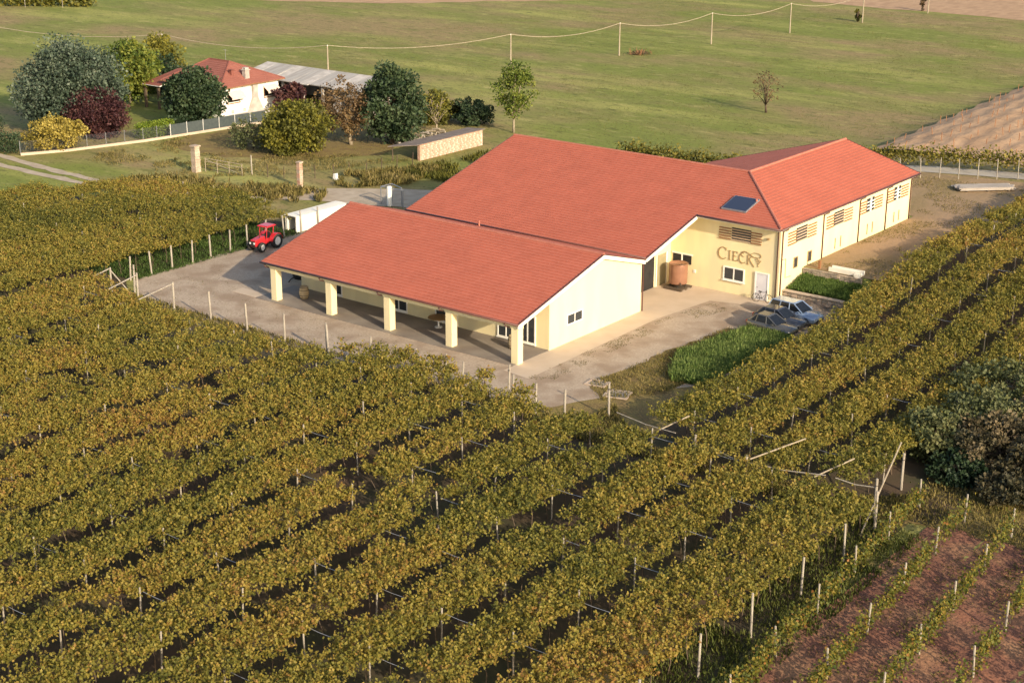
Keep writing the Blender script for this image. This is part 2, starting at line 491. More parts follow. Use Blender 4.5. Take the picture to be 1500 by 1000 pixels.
def grid_mesh(name, xs, ys, zf, m, smooth=True):
    X, Y = np.meshgrid(xs, ys, indexing='ij')
    Z = zf(X, Y)
    nx, ny = len(xs), len(ys)
    v = np.stack([X, Y, Z], -1).reshape(-1, 3)
    i = np.arange(nx - 1)[:, None] * ny + np.arange(ny - 1)[None, :]
    f = np.stack([i, i + ny, i + ny + 1, i + 1], -1).reshape(-1, 4)
    me = bpy.data.meshes.new(name)
    me.from_pydata(v.tolist(), [], f.tolist())
    if smooth: me.polygons.foreach_set('use_smooth', [True] * len(me.polygons))
    me.materials.append(MATS[m])
    return place(name, me)

xs = axis_lines(-90, 46, 2.0, (6.9, 6.97, 7.2, 12.2, 12.6, 13, 13.6), 5000)
ys = axis_lines(-60, 96, 2.0, (25.28, 25.3, 25.42, 25.5, 28.38, 28.4, 28.52, 28.6), 5000)
g = grid_mesh('ground', xs, ys, terr, 'field_grass')
g['kind'] = 'structure'

def sheet(name, poly, m, dz, z=None):
    """flat sheet laid on the ground; poly counter-clockwise"""
    bm = bmesh.new()
    vs = [bm.verts.new((x, y, (tz(x, y) if z is None else z) + dz)) for x, y in poly]
    f = bm.faces.new(vs)
    f.normal_update()
    bmesh.ops.triangulate(bm, faces=[f])
    bmesh.ops.recalc_face_normals(bm, faces=bm.faces)
    me = bpy.data.meshes.new(name); bm.to_mesh(me); bm.free()
    for p in me.polygons:
        if p.normal.z < 0: p.flip()
    me.materials.append(MATS[m])
    o = place(name, me); o['kind'] = 'structure'
    return o

def wobble(poly, step=1.2, amp=0.25, seed=0):
    out = []
    n = len(poly)
    r_ = np.random.default_rng(seed)
    for i in range(n):
        a = np.array(poly[i]); b = np.array(poly[(i + 1) % n])
        k = max(1, int(np.linalg.norm(b - a) / step))
        nrm = np.array([-(b - a)[1], (b - a)[0]]); nrm = nrm / (np.linalg.norm(nrm) + 1e-9)
        for j in range(k):
            p = a + (b - a) * j / k + (nrm * r_.normal(0, amp) if j else 0)
            out.append((float(p[0]), float(p[1])))
    return out

def drape(name, x0, x1, y0, y1, step, m, dz, extra=None):
    nx = max(2, int((x1 - x0) / step) + 1); ny = max(2, int((y1 - y0) / step) + 1)
    zf = (lambda X, Y: terr(X, Y) + dz) if extra is None else (lambda X, Y: terr(X, Y) + dz + extra(X, Y))
    o = grid_mesh(name, np.linspace(x0, x1, nx), np.linspace(y0, y1, ny), zf, m)
    o['kind'] = 'structure'
    return o

# soil under the vines
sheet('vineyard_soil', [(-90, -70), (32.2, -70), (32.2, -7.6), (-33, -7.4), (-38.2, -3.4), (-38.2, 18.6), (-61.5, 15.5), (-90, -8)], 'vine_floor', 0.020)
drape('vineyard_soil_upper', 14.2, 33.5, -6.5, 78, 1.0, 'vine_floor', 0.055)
sheet('meadow_strip', wobble([(4.5, -7.6), (32.2, -7.55), (33.0, -2.5), (14.1, -2.0), (14.1, 6), (6.5, 6)], 1.2, 0.3, 3), 'dry_grass', 0.030)
# gravel yard
sheet('yard', wobble([(-37.8, -3.0), (-33, -6.3), (-8, -6.9), (5.5, -6.0), (8.0, -1.6), (10.5, 2.5), (12.4, 5), (12.4, 25.2), (-24, 25.2), (-24, 40), (-34, 40), (-37.9, 16)], 1.5, 0.18, 1), 'gravel', 0.036)
# track and driveway
def strip(name, pts, w, m, dz, seed=0):
    L_, R_ = [], []
    r_ = np.random.default_rng(seed)
    dense = []
    for a, b in zip(pts[:-1], pts[1:]):
        k = max(1, int(math.dist(a[:2], b[:2]) / 1.5))
        for j in range(k):
            dense.append(tuple(a[q] + (b[q] - a[q]) * j / k for q in range(len(a))))
    dense.append(pts[-1])
    for i, p in enumerate(dense):
        a = dense[max(0, i - 1)]; b = dense[min(len(dense) - 1, i + 1)]
        d = Vector((b[0] - a[0], b[1] - a[1])).normalized(); nn = Vector((-d.y, d.x))
        ww = (p[2] if len(p) > 2 else w) / 2
        L_.append((p[0] + nn.x * (ww + r_.normal(0, .12)), p[1] + nn.y * (ww + r_.normal(0, .12))))
        R_.append((p[0] - nn.x * (ww + r_.normal(0, .12)), p[1] - nn.y * (ww + r_.normal(0, .12))))
    mb = MB()
    vs = [(x, y, tz(x, y) + dz) for x, y in L_] + [(x, y, tz(x, y) + dz) for x, y in R_]
    n = len(L_)
    mb.add(vs, [(i, i + 1, i + 1 + n, i + n) for i in range(n - 1)])
    o = mb.build(name, m); o['kind'] = 'structure'
    for p in o.data.polygons:
        if p.normal.z < 0: p.flip()
    return o
strip('driveway', [(-66, 17.2, 2.6), (-58, 19.5, 2.6), (-51.5, 24.2, 3.2), (-47, 28.2, 5.2), (-42, 31.0, 7.0), (-36, 34, 8), (-26, 38, 8)], 4, 'driveway', 0.044, 4)
strip('track_rut', [(-130, 20.9, 1.1), (-88, 19.3, 1.1), (-78, 18.4, 1.1), (-66, 17.9, 1.0)], 1.1, 'driveway', 0.030, 5)
strip('track_rut', [(-130, 17.6, 1.1), (-88, 16.6, 1.1), (-78, 16.2, 1.1), (-66, 16.6, 1.0)], 1.1, 'driveway', 0.030, 6)
sheet('farm_court', wobble([(-80, 36), (-72, 34), (-60, 38), (-55, 46), (-58, 56), (-70, 57), (-78.5, 52)], 2, 0.5, 8), 'dry_grass', 0.020)
# concrete apron and slabs
sheet('concrete_path', [(-0.3, -1.3), (2.1, -1.6), (1.75, 15.0), (2.5, 21.6), (6.95, 23.0), (6.95, 24.4), (-3.0, 24.4), (-3.0, 16.0), (-0.3, 16.0)], 'concrete', 0.046)
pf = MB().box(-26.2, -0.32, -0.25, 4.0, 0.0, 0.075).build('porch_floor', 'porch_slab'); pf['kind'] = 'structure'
MB().box(-29.0, -26.23, -0.2, 1.0, 0.0, 0.065).build('concrete_step', 'concrete')['kind'] = 'structure'
sheet('verge_grass', wobble([(5.9, 0.2), (8.0, -1.5), (11.0, 2.0), (11.0, 17.5), (7.2, 16.5)], 0.9, 0.22, 9), 'dry_grass', 0.048)
# upper yard and the field road behind it
sheet('upper_yard', wobble([(7.02, 28.56), (13.8, 28.56), (14.6, 34), (15.2, 60), (13, 69.5), (-6, 66), (-2, 50), (7.02, 49.5)], 2.5, 0.15, 10), 'upper_soil', 0.03, z=UP)
strip('field_road', [(-30, 62.5), (-8, 66.2), (2, 69.6), (12, 72.6), (40, 80)], 3.0, 'road_pale', 0.045, 12)
def furrow(X, Y):
    s_ = X + 0.066 * Y
    return 0.17 * np.sin(s_ * 2 * math.pi / 2.35) + 0.10 * (fbm(X * 1.3, Y * 0.7) - 0.5)
# tilled plot: sheared grid so that the furrows follow its edge
xx = np.arange(-6.2, 34, 0.42); yy = np.arange(76.5, 170, .8)
def tilled(X, Y): return terr(X - 0.066 * (Y - 76), Y) + 0.02 + S((X + 6.2) / 1.5) * (0.10 + 0.06 * np.sin(X * 2 * math.pi / 2.35) + 0.10 * (fbm(X * 1.3, Y * 0.7) - 0.5))
tf = grid_mesh('tilled_field', xx, yy, tilled, 'tilled_soil')
co = np.empty(len(tf.data.vertices) * 3); tf.data.vertices.foreach_get('co', co); co = co.reshape(-1, 3)
co[:, 0] -= 0.066 * (co[:, 1] - 76) + 3.8 + 0.25 * np.sin(co[:, 1] * .9)
tf.data.vertices.foreach_set('co', co.reshape(-1)); tf['kind'] = 'structure'
sheet('far_field', wobble([(-87, 211), (-40, 209.5), (200, 205), (200, 420), (-300, 420), (-140, 262)], 4, 0.4, 14), 'tilled_soil', 0.02)
sheet('far_field', wobble([(-176, 141), (-152, 153), (-122, 186), (-138, 204), (-190, 168)], 4, 0.6, 15), 'tilled_soil', 0.02)
# reddish soil of the young vines, with a low furrow between rows
def ridge(X, Y): return 0.09 * np.cos((X + 0.088 * (Y + 15)) * 2 * math.pi / 2.72 - 0.5) + 0.10 * (fbm(X * 1.7, Y * 1.7) - 0.5)
drape('young_vine_soil', 33.2, 50, -48, -6.2, 0.5, 'red_soil', 0.10, ridge)
sheet('headland', wobble([(30.5, -6.8), (50, -6.4), (50, 3), (36, 1.0), (31, -1.5)], 1.2, 0.25, 16), 'dry_grass', 0.045)
# ================================================================== WINERY
W = empty('winery_building', (0, 0, 0), 0, 'long cream winery with red tiled roofs, pillared porch and brown wall lettering', 'building')

def tiles(name, poly, o, e1, e2, m, parent, course=0.38, w=0.36, t_off=0.0, lift=0.045):
    """stepped tile courses over a convex roof polygon (3-D points in one plane)"""
    o, e1, e2 = Vector(o), Vector(e1).normalized(), Vector(e2).normalized()
    n = e1.cross(e2)
    if n.z < 0: n = -n
    st = [((Vector(p) - o).dot(e1), (Vector(p) - o).dot(e2)) for p in poly]
    tmax = max(t for _, t in st); tmin = min(t for _, t in st)
    def span(t):
        xs_ = []
        for (s0, t0), (s1, t1) in zip(st, st[1:] + st[:1]):
            if abs(t1 - t0) < 1e-6:
                if abs(t - t0) < 1e-5: xs_ += [s0, s1]
            elif min(t0, t1) - 1e-6 <= t <= max(t0, t1) + 1e-6:
                xs_.append(s0 + (s1 - s0) * (t - t0) / (t1 - t0))
        return (min(xs_), max(xs_)) if xs_ else None
    V, F, T = [], [], []
    r_ = np.random.default_rng(abs(hash((name, round(poly[0][0], 1), round(poly[0][1], 1)))) % 9999 if False else int(abs(poly[0][0] * 7 + poly[0][1] * 13) * 10) % 9999)
    j = 0
    t = tmin
    while t < tmax - 0.02:
        t1 = min(t + course, tmax)
        a = span(t + 1e-4); b = span(t1 - 1e-4)
        if a and b:
            lo = min(a[0], b[0]); hi = max(a[1], b[1])
            k0 = math.floor(lo / w); k1 = math.ceil(hi / w)
            off = (j % 2) * 0.5 * w
            for k in range(k0 - 1, k1 + 1):
                s0 = k * w + off; s1 = s0 + w
                la, lb = max(s0, a[0]), min(s1, a[1])
                ua, ub = max(s0, b[0]), min(s1, b[1])
                if lb - la < 0.01 and ub - ua < 0.01: continue
                if lb < la: la = lb = min(max(s0, a[0]), a[1])
                if ub < ua: ua = ub = min(max(s0, b[0]), b[1])
                dz = lift + r_.normal(0, 0.0025)
                q = len(V)
                for s_, t_, h in ((la, t, 0.0), (lb, t, 0.0), (la, t, dz), (lb, t, dz), (ub, t1, 0.008), (ua, t1, 0.008)):
                    V.append(o + e1 * s_ + e2 * t_ + n * h)
                F += [(q, q + 1, q + 3, q + 2), (q + 2, q + 3, q + 4, q + 5)]
                T += [float(np.clip(r_.normal(0.5, 0.06), 0, 1))] * 6
        t = t1; j += 1
    me = bpy.data.meshes.new(name)
    me.from_pydata([tuple(v) for v in V], [], F)
    at = me.attributes.new('tint', 'FLOAT', 'POINT'); at.data.foreach_set('value', T)
    me.materials.append(MATS[m])
    ob = place(name, me, parent); ob['kind'] = 'stuff'
    return ob

def slab(name, poly, m, parent, th=0.12, drop=0.004):
    """roof deck: polygon thickened downwards"""
    p = [Vector(q) for q in poly]
    n = (p[1] - p[0]).cross(p[2] - p[0]).normalized()
    if n.z < 0: n = -n
    top = [q - n * drop for q in p]; bot = [q - n * (th + drop) for q in p]
    k = len(p)
    return MB().add(top + bot, [tuple(range(k)), tuple(range(2 * k - 1, k - 1, -1))] + [(i, (i + 1) % k, (i + 1) % k + k, i + k) for i in range(k)]).build(name, m, parent)

XL, XR = -25.64, 0.0
FE, FR, FRZ = 3.07, 10.31, 5.85                     # porch eave height, ridge place and height
BE, BEZ = 15.95, 4.20
ME_, MEZ, MR, MRZ = 16.1, 4.30, 31.3, 8.41          # main eave, main ridge
sl = (MRZ - MEZ) / (MR - ME_)
KY = 23.4; KZ = MEZ + (KY - ME_) * sl
HX, RX, FY = 7.5, 0.09, 48.9                        # wing eave, wing ridge, far verge
WLX = -14.0; WLZ = MRZ - (RX - WLX) * (MRZ - KZ) / (HX - RX)

roofs = [
    ('front', [(XL, 0, FE), (XR, 0, FE), (XR, FR, FRZ), (XL, FR, FRZ)], (1, 0, 0), (0, FR, FRZ - FE)),
    ('back', [(XL, BE, BEZ), (XR, BE, BEZ), (XR, FR, FRZ), (XL, FR, FRZ)], (1, 0, 0), (0, FR - BE, FRZ - BEZ)),
    ('main', [(-24.66, ME_, MEZ), (XR, ME_, MEZ), (XR, MR, MRZ), (-24.66, MR, MRZ)], (1, 0, 0), (0, MR - ME_, MRZ - MEZ)),
    ('hip', [(XR, KY, KZ), (HX, KY, KZ), (RX, MR, MRZ), (XR, MR, MRZ)], (1, 0, 0), (0, MR - KY, MRZ - KZ)),
    ('wing', [(HX, KY, KZ), (HX, FY, KZ), (RX, FY, MRZ), (RX, MR, MRZ)], (0, 1, 0), (RX - HX, 0, MRZ - KZ)),
    ('wingback', [(WLX, MR, WLZ), (WLX, FY, WLZ), (RX, FY, MRZ), (RX, MR, MRZ)], (0, 1, 0), (RX - WLX, 0, MRZ - WLZ)),
    ('mainback', [(-24.66, 46, MRZ - sl * 14.7), (XR - 1, 46, MRZ - sl * 14.7), (XR - 1, MR, MRZ), (-24.66, MR, MRZ)], (1, 0, 0), (0, MR - 46, sl * 14.7)),
]
for key, poly, e1, e2 in roofs:
    rf = slab('roof', poly, 'white_paint', W)
    tiles('tile_courses', poly, poly[0], e1, e2, 'tile', rf)
def ridge_cap(a, b, r=0.13):
    MB().tube([a, b], r, 8).build('ridge_cap', 'tile_ridge', W)
ridge_cap((XL, FR, FRZ + .01), (XR, FR, FRZ + .01))
ridge_cap((-24.66, MR, MRZ + .01), (RX, MR, MRZ + .01))
ridge_cap((RX, MR, MRZ + .01), (RX, FY, MRZ + .01))
ridge_cap((HX, KY, KZ + .02), (RX, MR, MRZ + .02), 0.12)

# verge boards (white) and dark verge edge
def board(a, b, m, name, w=0.05, up=0.0, h=0.26, out=0.0):
    (y0, z0), (y1, z1) = a, b
    MB().hexa([(XR - w + out, y0, z0 - h + up), (XR + out, y0, z0 - h + up), (XR + out, y1, z1 - h + up), (XR - w + out, y1, z1 - h + up)],
              [(XR - w + out, y0, z0 + up), (XR + out, y0, z0 + up), (XR + out, y1, z1 + up), (XR - w + out, y1, z1 + up)]).build(name, m, W)
for a, b in (((0, FE), (FR, FRZ)), ((FR, FRZ), (BE, BEZ)), ((ME_, MEZ), (KY, KZ))):
    board(a, b, 'white_paint', 'verge_board', 0.10, -0.02, 0.30, 0.004)
    board(a, b, 'gutter_brown', 'verge_edge', 0.12, 0.055, 0.075, 0.03)
def verge_line(p, q, m='gutter_brown'):
    MB().tube([p, q], 0.045, 5).build('verge_edge', m, W)
verge_line((XL, 0, FE + .02), (XL, FR, FRZ + .02)); verge_line((-24.66, ME_, MEZ + .02), (-24.66, MR, MRZ + .02))
verge_line((HX, FY, KZ + .02), (RX, FY, MRZ + .02)); verge_line((WLX, FY, WLZ + .02), (RX, FY, MRZ + .02))

# walls
def wallbox(*a): return MB().box(*a).build('wall', 'plaster', W)
gz = lambda y: (FE + (FRZ - FE) * y / FR) - 0.16 if y <= FR else FRZ - (y - FR) * (FRZ - BEZ) / (BE - FR) - 0.16
MB().prism([(4.0, 0), (15.9, 0), (15.9, gz(15.9)), (FR, gz(FR)), (4.0, gz(4.0))], 0, -0.55, -0.30).build('wall', 'plaster', W)
MB().prism([(4.0, 0), (15.9, 0), (15.9, gz(15.9)), (FR, gz(FR)), (4.0, gz(4.0))], 0, -25.3, -25.05).build('wall', 'plaster', W)
wallbox(-25.05, -0.55, 4.003, 4.2, 0, gz(4.05))
wallbox(-24.4, -0.55, 15.7, 15.897, 0, 4.05)
mz = lambda y: MEZ + (y - ME_) * sl - 0.16
MB().prism([(15.9, 0), (24.4, 0), (24.4, mz(24.4)), (15.9, mz(15.9))], 0, -3.25, -3.0).build('wall', 'plaster', W)
MB().prism([(15.9, 0), (46, 0), (46, 4.1), (MR, mz(MR)), (15.9, mz(15.9))], 0, -24.4, -24.15).build('wall', 'plaster', W)
wallbox(-3.0, 7.0, 24.403, 24.6, 0, mz(24.4) - 0.05)
wallbox(6.8, 7.0, 24.6, 48.4, 0, KZ + 0.0)
wz = lambda x: MRZ - abs(x - RX) * (MRZ - KZ) / (HX - RX) - 0.16
MB().prism([(-13.8, 0), (7.0, 0), (7.0, wz(7.0)), (RX, wz(RX)), (-13.8, wz(-13.8))], 1, 48.4, 48.6).build('wall', 'plaster', W)
# soffit boards under the eaves
MB().box(0.0, 7.46, 23.42, 24.40, KZ - 0.20, KZ - 0.14).build('soffit', 'white_paint', W)
MB().box(7.003, 7.46, 24.403, 48.6, KZ - 0.20, KZ - 0.14).build('soffit', 'white_paint', W)
# porch beam and pillars
MB().box(-25.3, -0.1, 0.18, 0.70, 2.62, 2.98).build('porch_beam', 'plaster', W)
for i in range(5):
    x = -0.46 - 6.0 * i
    MB().box(x - 0.3, x + 0.3, 0.14, 0.74, 0.0, 2.64).build('pillar', 'plaster', W, bevel=0.015)
    g_ = MB().tube([(x - 0.75, -0.06, 2.93), (x - 0.74, 0.02, 2.74), (x - 0.40, 0.25, 2.66), (x - 0.37, 0.30, 2.50), (x - 0.37, 0.30, 0.06)], 0.055, 7)
    g_.build('downpipe', 'gutter_brown', W, smooth=True)
# gutters
def gutter(a, b): MB().tube([a, b], 0.085, 8).build('gutter', 'gutter_brown', W, smooth=True)
gutter((XL, -0.08, FE - .03), (XR, -0.08, FE - .03)); gutter((-24.66, ME_ - .08, MEZ + .0), (XR, ME_ - .08, MEZ + .0))
gutter((0.0, KY - .08, KZ - .03), (HX + .08, KY - .08, KZ - .03)); gutter((HX + .08, KY - .08, KZ - .03), (HX + .08, FY, KZ - .03))
gutter((XR - .1, BE + .05, BEZ - 0.1), (XL, BE + .05, BEZ - .1))
for y in (24.62, 31.5, 38.1, 43.4, 48.3):
    MB().tube([(HX + .05, y, KZ - .08), (HX - .05, y, KZ - .26), (7.12, y, KZ - .42), (7.07, y, KZ - .6), (7.07, y, tz(7.2, y))], 0.05, 7).build('downpipe', 'gutter_brown', W, smooth=True)
MB().tube([(6.9, KY - .02, KZ - .1), (6.82, 23.9, KZ - .28), (6.82, 24.33, KZ - .42), (6.82, 24.34, 0.02)], 0.05, 7).build('downpipe', 'gutter_brown', W, smooth=True)
MB().tube([(-0.24, 16.05, 3.9), (-0.24, 16.05, 0.02)], 0.045, 6).build('downpipe', 'gutter_brown', W)
MB().tube([(-15.65, 15.0, 4.2), (-15.65, 15.0, 5.0)], 0.075, 8).build('vent_pipe', 'tile_ridge', W)
# thin conduit on the wing wall
MB().tube([(7.03, 24.75, 3.5), (7.03, 25.35, 3.45), (7.03, 25.4, 1.9), (7.03, 26.3, 1.85)], 0.03, 5).build('conduit', 'letter_brown', W)

# windows, doors
def fb(mb, face, pl, a0, a1, d0, d1, z0, z1):
    if face == '-Y': return mb.box(a0, a1, pl - d1, pl - d0, z0, z1)
    return mb.box(pl + d0, pl + d1, a0, a1, z0, z1)
def window(face, pl, a0, a1, z0, z1, panes=2, fw=0.09, frame='white_paint', sill=True, glass='glass'):
    w = fb(MB(), face, pl, a0, a1, -0.02, 0.012, z0, z1).build('window', 'dark_void', W)
    f = MB()
    fb(f, face, pl, a0 - fw, a0, 0.0, 0.07, z0 - fw, z1 + fw); fb(f, face, pl, a1, a1 + fw, 0.0, 0.07, z0 - fw, z1 + fw)
    fb(f, face, pl, a0, a1, 0.0, 0.07, z1, z1 + fw); fb(f, face, pl, a0, a1, 0.0, 0.07, z0 - fw, z0)
    f.build('frame', frame, w)
    pw = (a1 - a0) / panes
    for i in range(panes):
        g_ = 0.0 if i == 0 else fw * 0.45
        fb(MB(), face, pl, a0 + i * pw + g_, a0 + (i + 1) * pw - (fw * .45 if i < panes - 1 else 0), 0.014, 0.026, z0, z1).build('pane', glass, w)
        if i: fb(MB(), face, pl, a0 + i * pw - fw * .45, a0 + i * pw + fw * .45, 0.013, 0.06, z0, z1).build('mullion', frame, w)
    if sill: fb(MB(), face, pl, a0 - fw - .06, a1 + fw + .06, 0.0, 0.14, z0 - fw - .06, z0 - fw - .002).build('sill', frame, w)
    return w
def louvre(face, pl, a0, a1, b0, b1, z0, z1, grid=False):
    """upper window b0..b1 flanked by slatted panels a0..b0 and b1..a1"""
    w = fb(MB(), face, pl, b0, b1, -0.02, 0.012, z0, z1).build('window', 'dark_void', W)
    fb(MB(), face, pl, b0 + .03, b1 - .03, 0.014, 0.024, z0 + .03, z1 - .03).build('pane', 'glass', w)
    n = 5
    for (p, q) in ((a0, b0 - .05), (b1 + .05, a1)):
        pn = fb(MB(), face, pl, p, q, 0.0, 0.016, z0 - .04, z1 + .04).build('slat_panel', 'plaster', W)
        for i in range(n):
            z = z0 + (z1 - z0) * (i + .35) / n
            fb(MB(), face, pl, p, q, 0.018, 0.10, z - .045, z + .045).build('slat', 'slat_brown', pn)
    if grid:
        for i in range(3):
            z = z0 + (z1 - z0) * (i + 1) / 4
            fb(MB(), face, pl, b0, b1, 0.026, 0.07, z - .04, z + .04).build('glazing_bar', 'white_paint', w)
        c = (b0 + b1) / 2
        fb(MB(), face, pl, c - .12, c + .12, 0.027, 0.075, z0, z1).build('glazing_bar', 'white_paint', w)
    else:
        for i in range(n):
            z = z0 + (z1 - z0) * (i + .35) / n
            fb(MB(), face, pl, b0, b1, 0.026, 0.09, z - .035, z + .035).build('slat', 'slat_pale', w)
louvre('-Y', 24.4, 1.5, 5.36, 2.62, 4.36, 4.45, 5.5)
for k, (b0, b1) in enumerate(((26.9, 28.75), (33.4, 35.2), (39.45, 40.95), (44.85, 46.25))):
    a0, a1 = b0 - 1.35, b1 + 1.5
    louvre('+X', 7.0, a0, min(a1, 48.2), b0, b1, 4.42, 5.6, grid=(k > 1))
window('-Y', 24.4, 2.12, 3.86, 1.22, 2.14, 2, 0.10)
dr = MB().box(5.05, 6.06, 24.33, 24.398, 0.03, 2.16).build('door', 'door_white', W, bevel=0.01)
MB().box(4.93, 5.045, 24.30, 24.397, 0.03, 2.28).box(6.065, 6.17, 24.30, 24.397, 0.03, 2.28).box(5.045, 6.065, 24.30, 24.397, 2.165, 2.28).build('frame', 'white_paint', dr)
MB().tube([(5.16, 24.29, 1.05), (5.27, 24.29, 1.05)], 0.02, 6).build('handle', 'iron', dr)
window('+X', -0.3, 6.18, 7.98, 1.46, 2.14, 2, 0.08, sill=False)
for y0 in (26.75, 29.1):
    window('+X', 7.0, y0, y0 + .55, 2.42, 3.2, 1, 0.05, sill=False, frame='letter_brown')
for y0 in (33.9, 39.9, 45.2):
    for d_ in (0, 1.0):
        wv = fb(MB(), '+X', 7.0, y0 + d_, y0 + d_ + .62, 0.0, 0.03, 2.5, 3.3).build('blind_window', 'plaster', W)
        fb(MB(), '+X', 7.0, y0 + d_ - .06, y0 + d_, 0.0, 0.07, 2.44, 3.36).build('jamb', 'letter_brown', wv)
for a0, a1 in ((-21.9, -20.8), (-15.5, -13.9), (-10.9, -8.9), (-4.9, -3.5), (-2.85, -1.6)):
    window('-Y', 4.0, a0, a1, 0.32, 2.25, 2, 0.10)
# loading recess: sliding door, dark opening, dark strip window
od = MB().box(-2.998, -2.93, 22.15, 23.7, 0.02, 2.62).build('door', 'door_olive', W)
MB().box(-2.928, -2.90, 22.10, 22.22, 0.02, 2.7).box(-2.928, -2.90, 23.6, 23.74, 0.02, 2.7).build('frame', 'white_paint', od)
MB().box(-2.998, -2.97, 18.6, 21.9, 0.02, 2.75).build('doorway', 'dark_void', W)
sw = MB().box(-2.75, -1.0, 24.37, 24.401, 1.75, 2.5).build('window', 'dark_void', W)
MB().box(-2.85, -0.9, 24.34, 24.399, 2.5, 2.62).box(-1.95, -1.82, 24.33, 24.369, 1.75, 2.5).build('frame', 'white_paint', sw)
MB().box(-0.75, -0.55, 24.36, 24.40, 1.15, 1.4).build('switch_box', 'white_paint', W)
MB().box(5.85, 6.05, 24.2, 24.39, 5.02, 5.16).build('wall_lamp', 'letter_brown', W)

# lettering on the wall: raised strokes
LET = empty('lettering', (0, 0, 0)); LET.parent = W; LET['label'] = 'raised brown letters reading CIECK with a flourish and a grape bunch'
def stroke(mb, pts, w0, w1=None, d=0.045):
    """flat ribbon of changing width lying on the wall"""
    w1 = w0 if w1 is None else w1
    n = len(pts)
    Lp, Rp = [], []
    for i, (x, z) in enumerate(pts):
        a = pts[max(0, i - 1)]; b = pts[min(n - 1, i + 1)]
        dx, dz = b[0] - a[0], b[1] - a[1]; l = math.hypot(dx, dz) or 1
        nx, nz = -dz / l, dx / l
        tt = i / max(1, n - 1); w = (w0 + (w1 - w0) * math.sin(tt * math.pi)) / 2
        Lp.append((x + nx * w, z + nz * w)); Rp.append((x - nx * w, z - nz * w))
    for i in range(n - 1):
        q = [Lp[i], Lp[i + 1], Rp[i + 1], Rp[i]]
        mb.add([(x, 24.40 - d, z) for x, z in q] + [(x, 24.401, z) for x, z in q], [(0, 1, 2, 3), (7, 6, 5, 4), (0, 4, 5, 1), (1, 5, 6, 2), (2, 6, 7, 3), (3, 7, 4, 0)])
def arc(cx, cz, rx, rz, a0, a1, n=18):
    return [(cx + rx * math.cos(R(a0 + (a1 - a0) * i / n)), cz + rz * math.sin(R(a0 + (a1 - a0) * i / n))) for i in range(n + 1)]
mb = MB(); stroke(mb, arc(1.92, 3.27, .42, .48, 48, 318, 26), .03, .11); stroke(mb, [(2.20, 3.74), (2.22, 3.50)], .035); mb.build('letter', 'letter_brown', LET)
mb = MB(); stroke(mb, [(2.53, 3.55), (2.53, 2.83)], .085); stroke(mb, [(2.42, 3.56), (2.64, 3.56)], .035); stroke(mb, [(2.42, 2.82), (2.64, 2.82)], .035); mb.build('letter', 'letter_brown', LET)
mb = MB(); stroke(mb, [(2.90, 3.55), (2.90, 2.82)], .085)
for z, x in ((3.56, 3.26), (3.19, 3.18), (2.82, 3.28)): stroke(mb, [(2.80, z), (x, z)], .04)
stroke(mb, [(3.25, 3.57), (3.25, 3.44)], .03); stroke(mb, [(3.27, 2.81), (3.29, 2.98)], .03); mb.build('letter', 'letter_brown', LET)
mb = MB(); stroke(mb, arc(3.74, 3.16, .33, .42, 70, 315, 24), .03, .10); mb.build('letter', 'letter_brown', LET)
mb = MB(); stroke(mb, [(4.20, 3.50), (4.20, 2.74)], .085); stroke(mb, [(4.10, 2.73), (4.32, 2.73)], .035)
stroke(mb, [(4.60, 3.46), (4.25, 3.14)], .04); stroke(mb, [(4.32, 3.20), (4.55, 2.88), (4.80, 2.60)], .085); mb.build('letter', 'letter_brown', LET)
# one long pen stroke: curls round the top of the C, sweeps over the K and loops back above the grapes
fl = arc(3.80, 3.50, .22, .20, 300, 100, 14) + [(4.00, 3.72), (4.25, 3.62), (4.50, 3.46), (4.75, 3.38)] + arc(5.02, 3.56, .34, .19, -120, 110, 16) + [(4.72, 3.74), (4.52, 3.64), (4.48, 3.56)]
mb = MB(); stroke(mb, fl, .035, .07); mb.build('flourish', 'letter_brown', LET)
mb = MB()
for i, (x, z) in enumerate([(4.92, 3.22), (5.06, 3.24), (5.20, 3.21), (5.34, 3.17), (4.99, 3.09), (5.13, 3.09), (5.27, 3.06), (5.05, 2.95), (5.19, 2.94), (5.11, 2.82), (5.14, 2.70)]):
    mb.lathe([(.06, 0), (.045, -.035), (.015, -.05)], 8, (x, 24.40, z), 'Y')
mb.build('grape_emblem', 'letter_brown', LET)

# solar panel lying on the roof above the lettering
pz = lambda y: MEZ + (y - ME_) * sl
sp = empty('solar_panel', (2.4, 25.9, pz(25.9)), 0, 'dark blue solar panel lying on the red roof above the wall lettering', 'solar panel')
def on_roof(x0, x1, y0, y1, h0, h1):
    b = [(x, y, pz(25.9 + y) - pz(25.9)) for x, y in ((x0, y0), (x1, y0), (x1, y1), (x0, y1))]
    return MB().hexa([(x, y, z + h0) for x, y, z in b], [(x, y, z + h1) for x, y, z in b])
on_roof(-1.1, 1.15, -1.1, 1.1, 0.05, 0.17).build('frame', 'alu', sp)
on_roof(-1.02, 1.07, -1.02, 1.02, 0.165, 0.19).build('cell_panel', 'solar_cell', sp)
MB().lathe([(.09, 0), (.09, .14), (.03, .2)], 10, (1.05, 0.75, pz(26.65) - pz(25.9) + .15)).build('pipe_fitting', 'tile_ridge', sp)
